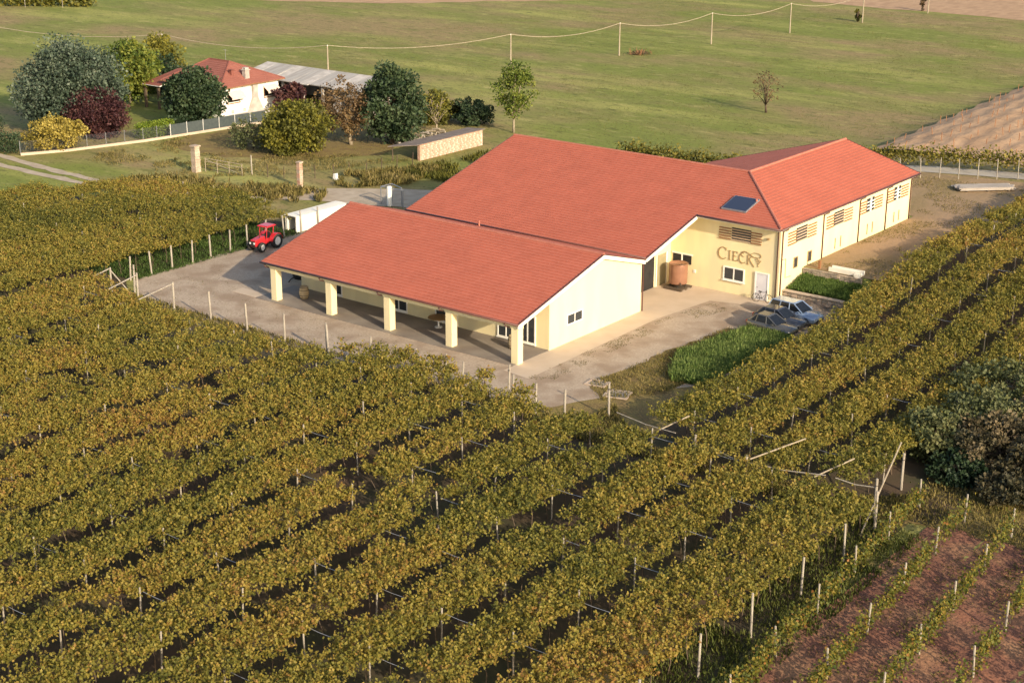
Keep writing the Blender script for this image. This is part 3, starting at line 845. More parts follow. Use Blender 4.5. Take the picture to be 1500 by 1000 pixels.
# ================================================================== THINGS IN THE YARD
# copper coloured vat on a dark pallet
vat = empty('wine_vat', (-1.35, 23.0, 0.046), 0, 'copper coloured cylindrical vat on a dark pallet in the loading recess', 'vat')
MB().box(-.85, .85, -.85, -.65, 0, .12).box(-.85, .85, -.1, .1, 0, .12).box(-.85, .85, .65, .85, 0, .12).box(-.85, .85, -.85, .85, .122, .17).build('pallet', 'bark', vat)
for a in (30, 120, 210, 300):
    MB().tube([(.62 * math.cos(R(a)), .62 * math.sin(R(a)), .17), (.62 * math.cos(R(a)), .62 * math.sin(R(a)), .46)], .05, 8).build('leg', 'iron', vat)
MB().lathe([(.30, .40), (.74, .46), (.77, .52), (.77, 2.0), (.75, 2.06), (.80, 2.07), (.80, 2.12), (.72, 2.12), (.70, 2.02), (.02, 2.06)], 36).build('tank', 'copper', vat, smooth=True)
MB().lathe([(.778, 1.86), (.782, 1.9), (.778, 1.94)], 36).build('seam', 'copper', vat)
MB().tube([(.55, -.55, .62), (.72, -.72, .6), (.74, -.74, .5)], .05, 8).build('tap', 'iron', vat)

# barrels and tables in the porch
def barrel(loc, label):
    b = empty('wine_barrel', loc, 0, label, 'barrel', None)
    MB().lathe([(.30, 0), (.36, .18), (.40, .45), (.40, .55), (.36, .82), (.30, 1.0), (.27, .97), (.02, .97)], 22).build('cask', 'barrel_wood', b, smooth=True)
    for z, r in ((.10, .335), (.28, .385), (.70, .387), (.90, .335)):
        MB().lathe([(r, z - .02), (r + .012, z + .02)], 22).build('hoop', 'iron', b)
    return b
barrel((-23.0, 2.0, .075), 'pale upright wooden barrel at the shaded open end of the porch')
barrel((-2.55, 2.7, .075), 'upright wooden barrel behind the porch pillar beside the sunlit wall')
tb = empty('round_table', (-9.95, 3.1, .075), 0, 'round brown wooden table standing against the shaded porch wall', 'table')
MB().lathe([(.80, .74), (.80, .79)], 28).build('tabletop', 'table_wood', tb)
MB().lathe([(.30, 0), (.30, .03), (.06, .06), (.06, .74)], 16).build('pedestal', 'white_paint', tb)
# black covered shape put in for an unidentified black spot beside the porch end
bk = empty('covered_shape', (-27.3, 6.3, .036), 0, 'low black covered shape in the shade behind the first porch pillar', 'machine')
b_ = MB(); b_.lathe([(.9, .0), (1.0, .35), (.85, .8), (.5, 1.05), (.05, 1.12)], 14); b_.build('cover', 'black_cover', bk, smooth=True)
MB().tube([(0, -.9, .3), (0.1, -1.6, .22), (.1, -1.9, .02)], .05, 6).build('front_rod', 'iron', bk)

# low white tarpaulin shelter with an open end
ws = empty('white_shelter', (-38.6, 16.0, .036), 0, 'low white tarpaulin shelter with open dark end beside the pergola vines', 'shelter')
MB().box(.52, .60, 0, 6.6, 0, 1.5).build('side_sheet', 'tarp_white', ws)
MB().box(-.8, -.72, 0, 6.6, 0, 1.5).build('side_sheet', 'tarp_white', ws)
MB().prism([(-.85, 1.502), (.65, 1.502), (.65, 1.53), (-.1, 1.56), (-.85, 1.53)], 1, -.1, 6.7).build('roof_sheet', 'tarp_white', ws)
for x in (-.68, .46): MB().tube([(x, .05, 0), (x, .05, 1.5)], .04, 6).build('post', 'alu', ws)
MB().box(-.72, .52, 6.5, 6.55, 0, 1.5).build('end_sheet', 'tarp_white', ws)

# white frames lying in the yard corner
def frame_slab(loc, rz, a, b, label):
    f = empty('manhole_frame', loc, rz, label, 'manhole')
    m_ = MB(); w = .16
    m_.box(-a, a, -b, -b + w, 0, .07).box(-a, a, b - w, b, 0, .07).box(-a, -a + w, -b + w, b - w, 0, .07).box(a - w, a, -b + w, b - w, 0, .07)
    m_.build('curb', 'stone_pale', f)
    MB().box(-a + w + .002, a - w - .002, -b + w + .002, b - w - .002, 0, .035).build('cover', 'stone', f)
frame_slab((6.35, .55, .048), .15, .75, .6, 'pale square manhole curb at the yard corner by the dry grass')
frame_slab((8.6, -.35, .048), .3, .85, .75, 'larger stone manhole curb half sunk beside the white post')
# retaining walls: stones one by one
def stone_wall(name, x0, x1, y, z0, z1, label, cap=True):
    w = empty(name, ((x0 + x1) / 2, y, z0), 0, label, 'wall')
    MB().box(x0 - (x0 + x1) / 2, x1 - (x0 + x1) / 2, .10, .30, 0, z1 - z0).build('core', 'stone', w)
    r_ = np.random.default_rng(int(y * 10))
    zz = 0.0
    while zz < z1 - z0 - .05:
        h = min(r_.uniform(.2, .3), z1 - z0 - zz)
        xx_ = x0
        while xx_ < x1 - .05:
            l = min(r_.uniform(.28, .55), x1 - xx_)
            d_ = r_.uniform(0, .07)
            cx = xx_ - (x0 + x1) / 2
            j_ = lambda: r_.uniform(.012, .04)
            MB().hexa([(cx + j_(), d_, zz + j_()), (cx + l - j_(), d_, zz + j_()), (cx + l - .01, .098, zz + .01), (cx + .01, .098, zz + .01)],
                      [(cx + j_(), d_, zz + h - j_()), (cx + l - j_(), d_, zz + h - j_()), (cx + l - .01, .098, zz + h - .01), (cx + .01, .098, zz + h - .01)]).build('stone', 'stone' if r_.random() < .6 else 'stone_pale', w)
            xx_ += l
        zz += h
    if cap: MB().box(x0 - (x0 + x1) / 2 - .03, x1 - (x0 + x1) / 2 + .03, -.03, .38, z1 - z0 + .002, z1 - z0 + .10).build('coping', 'concrete', w)
    return w
stone_wall('retaining_wall', 7.06, 12.2, 25.12, 0.0, 0.88, 'rough stone retaining wall with concrete coping behind the parked cars')
stone_wall('retaining_wall', 7.06, 12.2, 28.22, 1.2, 2.08, 'upper stone retaining wall between the grass terrace and upper yard', cap=False)
tr = empty('water_trough', (10.6, 28.9, UP + .03), 0, 'white concrete trough on the upper yard above the grass terrace', 'trough')
MB().box(-1.4, 1.4, -.35, .35, 0, .16).build('base', 'tarp_white', tr)
MB().box(.9, 1.4, -.55, -.352, -.55, .22).build('block', 'tarp_white', tr)
MB().box(-1.4, 1.4, -.35, -.26, .162, .34).box(-1.4, 1.4, .26, .35, .162, .34).build('rim', 'tarp_white', tr)
st = empty('steel_post', (8.3, 28.75, UP + .03), 0, 'short rusty steel post beside the concrete trough', 'post')
MB().box(-.09, .09, -.09, .09, 0, .62).build('shaft', 'slat_brown', st); MB().box(-.12, .12, -.12, .12, .622, .66).build('cap', 'slat_brown', st)

# stack of planks on the upper yard
pk = empty('plank_stack', (7.9, 63.8, UP + .03), R(44), 'weathered grey plank stack lying on the upper yard', 'planks')
for i, y in enumerate((-1.0, 1.0)):
    pass
for i in range(3):
    MB().box(-2.2 + i * 2.1, -2.05 + i * 2.1, -1.1, 1.1, 0, .14).build('bearer', 'bark', pk)
for lay in range(3):
    for j in range(7):
        if lay == 2 and j > 3: continue
        o_ = random.uniform(-.25, .25)
        MB().box(-2.75 + o_, 2.75 + o_, -1.1 + j * .31, -.83 + j * .31, .142 + lay * .09, .225 + lay * .09).build('plank', 'plank_grey', pk)

# ---- cars, nose towards +X
def car(loc, rz, paint, label, L=4.0, Wd=1.72, H=1.48, estate=False):
    c = empty('parked_car', loc, rz, label, 'car', 'cars parked by the stone wall')
    hw = Wd / 2; hl = L / 2
    # body: loft of stations (x, half width, sill z, belt z)
    stn = [(-hl, hw * .82, .42, .80), (-hl + .08, hw * .93, .30, .88), (-hl + .5, hw, .22, .92), (-.3, hw, .20, .90), (hl - 1.25, hw, .20, .88), (hl - .55, hw * .96, .22, .80), (hl - .14, hw * .88, .28, .70), (hl, hw * .72, .36, .60)]
    b = MB(); V = []; F = []
    for x, w, z0, z1 in stn:
        V += [(x, -w * .92, z0), (x, -w, z0 + (z1 - z0) * .35), (x, -w, z0 + (z1 - z0) * .78), (x, -w * .88, z1), (x, 0, z1 + .035), (x, w * .88, z1), (x, w, z0 + (z1 - z0) * .78), (x, w, z0 + (z1 - z0) * .35), (x, w * .92, z0)]
    k = 9
    for i in range(len(stn) - 1):
        for j in range(k):
            F.append((i * k + j, i * k + (j + 1) % k, (i + 1) * k + (j + 1) % k, (i + 1) * k + j))
    F += [tuple(range(k)), tuple(range((len(stn) - 1) * k, len(stn) * k))]
    b.add(V, F); b.build('body', paint, c, smooth=True)
    # cabin glass and roof
    rb = -hl + (.12 if estate else .28)
    base = [(rb, hw * .84), (hl - 1.12, hw * .84)]
    top = [(rb + (.28 if estate else .5), hw * .66), (hl - 1.95, hw * .68)]
    zb, zt = .90, H - .05
    MB().hexa([(base[0][0], -base[0][1], zb), (base[1][0], -base[1][1], zb), (base[1][0], base[1][1], zb), (base[0][0], base[0][1], zb)],
              [(top[0][0], -top[0][1], zt), (top[1][0], -top[1][1], zt), (top[1][0], top[1][1], zt), (top[0][0], top[0][1], zt)]).build('windows', 'car_glass', c, bevel=.04)
    MB().hexa([(top[0][0] - .06, -top[0][1] - .03, zt - .01), (top[1][0] + .05, -top[1][1] - .03, zt - .01), (top[1][0] + .05, top[1][1] + .03, zt - .01), (top[0][0] - .06, top[0][1] + .03, zt - .01)],
              [(top[0][0] + .05, -top[0][1] + .06, H), (top[1][0] - .1, -top[1][1] + .06, H), (top[1][0] - .1, top[1][1] - .06, H), (top[0][0] + .05, top[0][1] - .06, H)]).build('roof', paint, c, bevel=.02)
    for s_ in (-1, 1):
        for (p, q) in (((base[1][0], s_ * base[1][1], zb), (top[1][0], s_ * top[1][1], zt)), ((base[0][0] + .02, s_ * base[0][1], zb), (top[0][0], s_ * top[0][1], zt)), ((-.15, s_ * hw * .845, zb), (-.2, s_ * hw * .675, zt)), ((-1.05, s_ * hw * .845, zb), (-.95, s_ * hw * .67, zt))):
            MB().tube([p, q], .045, 6).build('pillar', paint, c)
        MB().hexa([(hl - .42, s_ * hw * .62 - .16, .58), (hl - .07, s_ * hw * .58 - .16, .50), (hl - .07, s_ * hw * .58 + .16, .50), (hl - .42, s_ * hw * .66 + .16, .58)],
                  [(hl - .5, s_ * hw * .62 - .15, .76), (hl - .12, s_ * hw * .58 - .15, .68), (hl - .12, s_ * hw * .58 + .15, .68), (hl - .5, s_ * hw * .66 + .15, .76)]).build('headlight', 'lamp_glass', c)
        MB().box(-hl - .01, -hl + .12, s_ * hw * .7 - .12, s_ * hw * .7 + .12, .62, .86).build('tail_light', 'tail_red', c)
        MB().box(hl - 1.45, hl - 1.28, s_ * (hw + .06) - .07, s_ * (hw + .06) + .07, .92, 1.04).build('mirror', paint, c, bevel=.02)
        for x in (-hl + .75, hl - .78):
            w_ = MB().lathe([(.20, -.09), (.31, -.10), (.32, 0), (.31, .10), (.20, .09)], 22, (x, s_ * (hw - .07), .32), 'Y').build('wheel', 'rubber', c, smooth=True)
            MB().lathe([(.20, s_ * .09), (.05, s_ * .112)], 18, (x, s_ * (hw - .07), .32), 'Y').build('rim', 'alu', w_)
    MB().box(hl - .06, hl + .015, -.5, .5, .34, .48).build('grille', 'dark_void', c)
    return c
car((10.15, 21.45, .036), R(-4), 'car_silver', 'silver blue estate car parked nearest the stone retaining wall', 4.3, 1.74, 1.50, True)
car((10.0, 19.35, .036), R(-2), 'car_dark', 'dark blue car parked between the silver and grey cars', 4.0, 1.70, 1.44)
car((10.35, 17.5, .036), R(-3), 'car_grey', 'grey brown car parked beside the tall green grass', 3.75, 1.66, 1.44)

# ---- tractor, nose towards -Y
t = empty('red_tractor', (-36.3, 10.4, .036), R(6), 'small red tractor with pale rims parked beside the pergola posts', 'tractor')
MB().hexa([(-.34, -1.55, .55), (.34, -1.55, .55), (.36, -.25, .55), (-.36, -.25, .55)], [(-.30, -1.50, 1.12), (.30, -1.50, 1.12), (.34, -.25, 1.28), (-.34, -.25, 1.28)]).build('bonnet', 'tractor_red', t, bevel=.06)
MB().box(-.26, .26, -1.62, -1.552, .62, 1.02).build('grille', 'dark_void', t)
MB().box(-.30, .30, -1.45, 1.25, .42, .548).build('chassis', 'iron', t)
MB().box(-.34, .34, -.248, .25, .552, .98).build('dashboard', 'tractor_red', t)
for s_ in (-1, 1):
    m_ = MB(); pts = [(s_ * .62, .85 + .72 * math.cos(R(a)), .60 + .72 * math.sin(R(a))) for a in range(10, 171, 16)]
    for p, q in zip(pts[:-1], pts[1:]):
        m_.hexa([(p[0] - .22, p[1], p[2]), (p[0] + .22, p[1], p[2]), (q[0] + .22, q[1], q[2]), (q[0] - .22, q[1], q[2])], [(p[0] - .22, p[1], p[2] + .05), (p[0] + .22, p[1], p[2] + .05), (q[0] + .22, q[1], q[2] + .05), (q[0] - .22, q[1], q[2] + .05)])
    m_.build('fender', 'tractor_red', t)
    w_ = MB().lathe([(.36, -.16), (.62, -.18), (.66, -.08), (.66, .08), (.62, .18), (.36, .16)], 26, (s_ * .66, .85, .66), 'X').build('wheel', 'rubber', t, smooth=True)
    MB().lathe([(.37, s_ * .165), (.34, s_ * .10), (.10, s_ * .12), (.09, s_ * .17)], 22, (s_ * .66, .85, .66), 'X').build('rim', 'rim_white', w_)
    w_ = MB().lathe([(.24, -.12), (.42, -.13), (.45, 0), (.42, .13), (.24, .12)], 24, (s_ * .60, -1.05, .45), 'X').build('wheel', 'rubber', t, smooth=True)
    MB().lathe([(.25, s_ * .125), (.22, s_ * .08), (.07, s_ * .10), (.06, s_ * .13)], 20, (s_ * .60, -1.05, .45), 'X').build('rim', 'rim_white', w_)
    MB().tube([(s_ * .48, .62, 1.25), (s_ * .46, .75, 2.02)], .04, 6).build('roof_post', 'tractor_red', t)
    MB().tube([(s_ * .42, -.20, 1.0), (s_ * .40, -.05, 2.02)], .035, 6).build('roof_post', 'tractor_red', t)
    MB().box(s_ * .22 - .08, s_ * .22 + .08, -1.66, -1.60, .80, .94).build('headlight', 'lamp_glass', t)
MB().hexa([(-.62, -.25, 2.02), (.62, -.25, 2.02), (.62, 1.0, 2.02), (-.62, 1.0, 2.02)], [(-.52, -.15, 2.14), (.52, -.15, 2.14), (.52, .9, 2.14), (-.52, .9, 2.14)]).build('roof', 'tractor_red', t, bevel=.03)
MB().box(-.24, .24, .55, .62, 1.02, 1.45).box(-.24, .24, .12, .55, .90, 1.02).build('seat', 'black_cover', t, bevel=.03)
MB().lathe([(.17, 0), (.17, .03)], 16, (0, -.05, 1.30)).tube([(0, -.22, 1.0), (0, -.05, 1.3)], .02, 5).build('steering_wheel', 'iron', t)
MB().tube([(.22, -.9, 1.1), (.22, -.9, 1.75)], .035, 6).build('exhaust', 'iron', t)

# ---- bicycle leaning by the white door
bc = empty('bicycle', (5.95, 23.85, .046), R(12), 'dark bicycle standing by the white door under the lettering', 'bicycle')
for x in (-.52, .52):
    w_ = MB().tube([(x + .33 * math.cos(R(a)), 0, .33 + .33 * math.sin(R(a))) for a in range(0, 361, 15)], .022, 6, cap=False).build('wheel', 'rubber', bc)
    for a in range(0, 180, 30):
        MB().tube([(x + .33 * math.cos(R(a)), 0, .33 + .33 * math.sin(R(a))), (x - .33 * math.cos(R(a)), 0, .33 - .33 * math.sin(R(a)))], .004, 4).build('spoke', 'alu', w_)
m_ = MB()
for p, q in (((-.52, 0, .33), (-.05, 0, .30)), ((-.05, 0, .30), (-.18, 0, .82)), ((-.18, 0, .80), (.36, 0, .84)), ((-.05, 0, .30), (.36, 0, .80)), ((-.52, 0, .33), (-.18, 0, .80)), ((.52, 0, .33), (.34, 0, .95))):
    m_.tube([p, q], .02, 6)
m_.build('frame', 'iron', bc)
MB().hexa([(-.32, -.07, .84), (-.08, -.03, .84), (-.08, .03, .84), (-.32, .07, .84)], [(-.32, -.08, .90), (-.06, -.03, .89), (-.06, .03, .89), (-.32, .08, .90)]).build('saddle', 'black_cover', bc)
MB().tube([(.30, -.26, .97), (.35, -.05, .97), (.35, .05, .97), (.30, .26, .97)], .016, 6).build('handlebar', 'iron', bc)
# ================================================================== VINEYARDS
PH = 2.3
post_me = shared('post_wood', lambda b: b.lathe([(.048, 0), (.045, PH - .02), (.035, PH)], 7))
def post(parent, x, y, h=PH, tilt=0.03, px=0, py=0, fat=1.0):
    o = place('post', post_me, parent, (x - px, y - py, tz(x, y)), rot=(random.gauss(0, tilt), random.gauss(0, tilt), random.uniform(0, 6)))
    o.scale = (fat, fat, h / PH)
    return o
bar_cache = {}
def bar(parent, x0, x1, y, z):
    L_ = round(x1 - x0, 2)
    if L_ not in bar_cache:
        bar_cache[L_] = shared('wire', lambda b: b.tube([(0, 0, 0), (L_ / 2, 0, -.03), (L_, 0, 0)], .016, 4))
    return place('wire', bar_cache[L_], parent, (x0, y, z))

def canopy(name, parent, xa, xb, ya, yb, top=1.72, dens=27.0, seed=0, hole=0.30, green=0.0, endfun=None, shear=0.0, leafL=(.115, .20), jag=0.35, m='vine_leaf', lean=0.0, nper=9):
    """trained shoots spread over a flat pergola: leaves grow along each shoot"""
    r_ = np.random.default_rng(seed)
    n = int((xb - xa + .6) * (yb - ya) * dens)
    u = r_.random(n); y = ya + r_.random(n) * (yb - ya)
    ed = (fbm(y * .55 + seed * 3.1, np.full(n, seed * 7.7)) - .5) * 2 * jag
    ed2 = (fbm(y * .6 + seed * 5.3, np.full(n, seed * 2.9 + 40)) - .5) * 2 * jag
    a = xa + ed; b = xb + ed2 * .8
    x = a + (b - a) * u
    base = np.stack([x, y, np.zeros(n)], 1)
    base[:, 2] = terr(x, y) + top
    keep = inview(base)
    h = fbm(x * .42 + 9, y * .42 + seed)
    keep &= (h > hole)
    if endfun is not None: keep &= endfun(x, y)
    base = base[keep]; h = h[keep]; u = u[keep]; n = len(base)
    if n == 0: return None
    h2 = fbm(base[:, 0] * 1.1 + 70, base[:, 1] * 1.1 + seed * 3)
    base[:, 2] += np.clip(h - .42, 0, 1) * .65 + np.clip(h2 - .45, 0, 1) * .65 + r_.normal(0, .05, n) + lean * (u - .5)
    az = r_.random(n) * 2 * math.pi; el = r_.normal(.16, .25, n)
    el = np.where(r_.random(n) < .20, r_.uniform(.6, 1.35, n), el)
    D = np.stack([np.cos(az) * np.cos(el), np.sin(az) * np.cos(el), np.sin(el)], 1)
    sl_ = r_.uniform(.3, .7, n)
    k = nper
    P = np.repeat(base, k, 0); DD = np.repeat(D, k, 0); SL = np.repeat(sl_, k)
    tt = np.tile(np.linspace(.05, 1, k), n)
    P = P + DD * (tt * SL)[:, None]
    P[:, 2] -= (tt ** 2) * .08 * SL
    P += r_.normal(0, .05, P.shape)
    A = DD * .5 + r_.normal(0, .6, P.shape); A[:, 2] -= .15
    tint = .535 + (fbm(P[:, 0] * .13 + 50, P[:, 1] * .13) - .5) * .85 + np.repeat(r_.normal(0, .18, n), k) + r_.normal(0, .10, len(P)) - green + .10 * (tt - .5)
    Lh = r_.uniform(leafL[0], leafL[1], len(P))
    return leaves(name, P, A, Lh, tint, m, parent, width=.36, flat=.55)

def vine_row(xr, width, ya, yb, label, group, seed, ystart, posts=True, step=4.8, bars=True, inset=0.45, **kw):
    row = empty('vine_row', (0, 0, 0), 0, label, 'vine row', group)
    canopy('canopy', row, xr - width, xr + .05, ya, yb, seed=seed, **kw)
    tr_ = MB()
    y = ystart
    while y > ya - .1:
        if inview(np.array([[xr, y, 1.5]]), .06)[0] and y < yb + 5:
            if posts: post(row, xr - (inset if y < yb else 0) + random.gauss(0, .05), y + random.gauss(0, .1), PH if (y > yb or xr > 31) else random.uniform(1.9, 2.3), fat=1.75 if y > yb else (1.3 if xr > 31 else 1.0))
            if bars and y < yb and random.random() < .6: bar(row, xr - .3, xr + 1.5, y, tz(xr, y) + 1.85)
        y -= step
    # vine stems beneath the canopy
    y = yb - .5
    while y > ya:
        if inview(np.array([[xr, y, .8]]), .05)[0]:
            x0 = xr - .6 + random.gauss(0, .06); z0 = tz(x0, y)
            tr_.tube([(x0, y, z0), (x0 + random.gauss(0, .08), y + random.gauss(0, .08), z0 + .9), (x0 - .25, y + random.gauss(0, .12), z0 + 1.75)], .035, 4, .02)
        y -= 1.6
    if tr_.v: tr_.build('stems', 'bark', row)['kind'] = 'stuff'
    return row

# foreground block: rows run along Y, one about every four metres
ORD = 'first second third fourth fifth sixth seventh eighth ninth tenth eleventh twelfth thirteenth fourteenth fifteenth sixteenth seventeenth eighteenth'.split()
vine_row(31.15, 4.3, -52, -8.9, 'outermost broad pergola vine row with tall bare posts beside the young vines', 'pergola rows of the large block', 100, -8.7, inset=-.45, bars=False, hole=.25, jag=.34, lean=-.15)
for i in range(15):
    xr = 25.4 - 4.17 * i
    far = -8.5 if xr > 4 else (-7.0 if xr > -6 else (-9.4 if xr > -12 else (-10.7 if xr > -27 else (-9.6 if xr > -31 else -8.2))))
    width = 2.8 if xr > 5 else (3.0 if xr > -8 else (3.25 if xr > -20 else 3.5))
    vine_row(xr, width + random.uniform(-.15, .15), -56, far, ORD[i + 1] + ' pergola vine row counted inwards from the young vines', 'pergola rows of the large block', 101 + i, -6.4 if xr < 12 else -8.8, hole=.32, jag=.72)
# block beside the tractor: closed canopy
for i in range(8):
    xr = -38.75 - 4.0 * i
    far = {0: 15.2, 1: 17.6, 2: 18.4, 3: 18.3, 4: 17.6, 5: 14.8, 6: 8.5, 7: 2.0}[i]
    vine_row(xr, 3.5, -38 + 3 * i, far, ORD[i] + ' closed pergola vine row counted away from the tractor', 'pergola rows beside the tractor', 200 + i, far - .3, posts=(i > 0), bars=False, step=6.2, hole=.24, green=.14, jag=.35, dens=22.0)
E1 = empty('trellis_edge', (0, 0, 0), 0, 'line of pale posts along the pergola edge beside the tractor', 'posts')
for j in range(11):
    post(E1, -37.85 + random.gauss(0, .05), -3.2 + 2.19 * j, 2.05, fat=1.6)
# corner braces of that block
def brace(name, pts, r, label, group=None, m='post_wood'):
    o = empty(name, pts[0], 0, label, 'brace', group)
    p0 = Vector(pts[0])
    MB().tube([Vector(p) - p0 for p in pts], r, 6).build('pole', m, o)
    return o
for (xa, ya, za), (xb, yb, zb), lab in (((-28.75, -6.45, 2.15), (-28.1, -10.2, 1.95), 'tie rail from the third yard corner post back into the vines'),
                                        ((-32.9, -6.4, 2.15), (-31.9, -10.2, 1.95), 'tie rail from the second yard corner post back into the vines'),
                                        ((-36.1, -6.6, 2.1), (-35.5, -9.0, 1.95), 'short tie rail at the outer yard corner post')):
    brace('tie_rail', [(xa, ya, za), (xb, yb, zb)], .055, lab)
cp = empty('corner_post', (-36.0, -6.6, 0), 0, 'outer yard corner post with a diagonal strut', 'post')
MB().lathe([(.08, 0), (.075, 2.2), (.05, 2.22)], 8).build('shaft', 'post_wood', cp)
MB().tube([(0, 0, 2.0), (1.3, .9, 0)], .05, 6).build('strut', 'post_wood', cp)
# extra yard posts between the rows
for x, y in ((-34.9, -5.2), (-1.6, -5.9), (3.2, -5.2), (6.7, -6.9), (10.4, -4.0), (-12.4, -6.3)):
    o = empty('yard_post', (x, y, 0), 0, 'bare pale vineyard post at the gravel yard edge', 'post', 'posts at the gravel yard edge')
    place('shaft', post_me, o, (0, 0, 0), rot=(random.gauss(0, .03), random.gauss(0, .03), 0)).scale = (1.6, 1.6, 1)
    MB().lathe([(.08, 1.9), (.08, 1.94)], 7).build('wire_tie', 'iron', o)
# sparse shoots over the yard edge
for k, (x, y) in enumerate(((-8.2, -8.4), (-4.4, -6.9), (-1.6, -6.7), (2.4, -6.8), (6.4, -7.9))):
    v = empty('straggling_vine', (x, y, 0), 0, 'straggling vine with bare brown shoots at the gravel yard edge', 'vine', 'straggling vines at the yard edge')
    m_ = MB()
    m_.tube([(0, 0, 0), (.05, 0, .9), (-.05, .1, 1.9)], .04, 5, .03)
    rr = np.random.default_rng(k)
    P = []
    for q in range(16):
        a = rr.uniform(0, 6.28); l = rr.uniform(.5, 1.2); e = rr.uniform(-.2, .9)
        p0 = np.array([0, 0, 1.85]); dr_ = np.array([math.cos(a), math.sin(a), e])
        p1 = p0 + dr_ * l * .5; p2 = p0 + dr_ * l + np.array([0, 0, -.45 * l])
        m_.tube([p0, p1, p2], .018, 4, .008)
        for w in np.linspace(.15, 1, 16): P.append(p0 + (p2 - p0) * w + np.array([0, 0, .35 * l * math.sin(w * math.pi) * .6]))
    m_.build('stem', 'bark', v)
    P = np.array(P)
    leaves('foliage', P + rr.normal(0, .07, P.shape), rr.normal(0, 1, P.shape), rr.uniform(.13, .24, len(P)), rr.normal(.55, .25, len(P)), 'vine_leaf', v)

# block on the slope by the cars
for i, (xr, ya) in enumerate(((17.4, -6.2), (21.4, -7.7), (25.4, -7.7), (29.3, -6.8), (33.2, 4))):
    yb = 74 if i < 3 else (60 if i == 3 else 45)
    lab = 'pergola vine row along the yard edge just behind the parked cars' if i == 0 else ORD[i] + ' pergola vine row outwards from the row behind the cars'
    vine_row(xr, 2.6, ya, yb, lab, 'pergola rows on the slope', 300 + i, yb - .5, hole=.25, step=5.2, green=(.0, .0, .06, .16, .22)[i], jag=.4)
# braces and loose rails at the gap between the blocks
for pts, lab in (([(30.9, -10.2, .05), (29.6, -2.6, 2.75)], 'long diagonal pole propping the crossed end post'),
                 ([(23.0, -8.6, 1.9), (24.6, -4.6, 2.35)], 'pale slanting rail over the dark gap between vine blocks'),
                 ([(26.9, -7.9, 1.7), (28.0, -5.2, 2.2)], 'short slanting rail at the near corner of the slope vines'),
                 ([(16.2, -7.2, 1.6), (17.2, -5.4, 2.2)], 'short pale rail near the white yard post')):
    brace('rail_brace', pts, .045, lab, None, 'bark_pale')
for x, y, h in ((30.55, -7.7, 2.5), (30.0, -3.0, 2.3), (23.0, -8.6, 2.2), (19.0, -7.6, 2.1)):
    o = empty('end_post', (x, y, 0), 0, 'thick weathered end post in the gap between the vine blocks', 'post', 'end posts between the vine blocks')
    MB().lathe([(.085, 0), (.08, h), (.05, h + .03)], 8).build('shaft', 'post_wood', o); MB().lathe([(.095, h - .4), (.095, h - .36)], 8).build('wire_tie', 'iron', o)
for (x0, y0, z0), (x1, y1, z1) in (((13.0, -7.0, 1.9), (17.5, -7.4, 1.8)), ((20.5, -8.2, 1.9), (23.0, -8.6, 1.8)), ((23.0, -8.6, 1.8), (27.5, -7.7, 1.9)), ((28.2, -7.9, 2.0), (30.5, -7.7, 2.0))):
    o = empty('trellis_rail', (x0, y0, z0), 0, 'sagging pale rail strung between the end posts', 'rail', 'rails between the vine blocks')
    MB().tube([(0, 0, 0), ((x1 - x0) / 2, (y1 - y0) / 2, (z1 - z0) / 2 - .12), (x1 - x0, y1 - y0, z1 - z0)], .035, 5).build('rod', 'post_wood', o)

# young upright vines on red soil
stake_me = shared('post_wood', lambda b: b.lathe([(.05, 0), (.05, 1.75), (.035, 1.77)], 6))
for i in range(5):
    x_at = lambda y: 32.75 + 2.72 * i - .088 * (y + 15.0)
    row = empty('young_vine_row', (0, 0, 0), 0, ORD[i] + ' thin row of young upright vines counted from the pergola posts', 'vine row', 'young vine rows on red soil')
    yend = (-4.6, -4.9, -5.2, -5.6, -6, -6)[i]
    y = yend; ys_ = []
    while y > -34:
        if inview(np.array([[x_at(y), y, .8]]), .06)[0]:
            o = place('post', stake_me, row, (x_at(y), y, tz(x_at(y), y)), rot=(random.gauss(0, .03), random.gauss(0, .03), 0))
        y -= 4.9
    y = yend - .4
    kk = 0
    while y > -34:
        x = x_at(y)
        if inview(np.array([[x, y, .8]]), .05)[0]:
            rr = np.random.default_rng(1000 * i + kk)
            m_ = MB(); zb = tz(x, y)
            hgt = rr.uniform(1.0, 1.6)
            m_.tube([(x, y, zb), (x + rr.normal(0, .05), y + rr.normal(0, .05), zb + .6), (x + rr.normal(0, .1), y + rr.normal(0, .15), zb + hgt)], .022, 4, .01)
            vn = m_.build('vine', 'bark', row)
            nl = int(rr.uniform(60, 240) * (1.0 if rr.random() > .2 else .2))
            zz_ = rr.normal(.95, .3, nl)
            P = np.stack([x + rr.normal(0, .16, nl), y + rr.normal(0, .30, nl), zb + np.clip(zz_ * rr.uniform(.8, 1.25), .3, 1.9)], 1)
            leaves('foliage', P, rr.normal(0, 1, P.shape), rr.uniform(.10, .20, nl), rr.normal(.45, .25, nl), 'young_leaf', vn)
        y -= .95; kk += 1

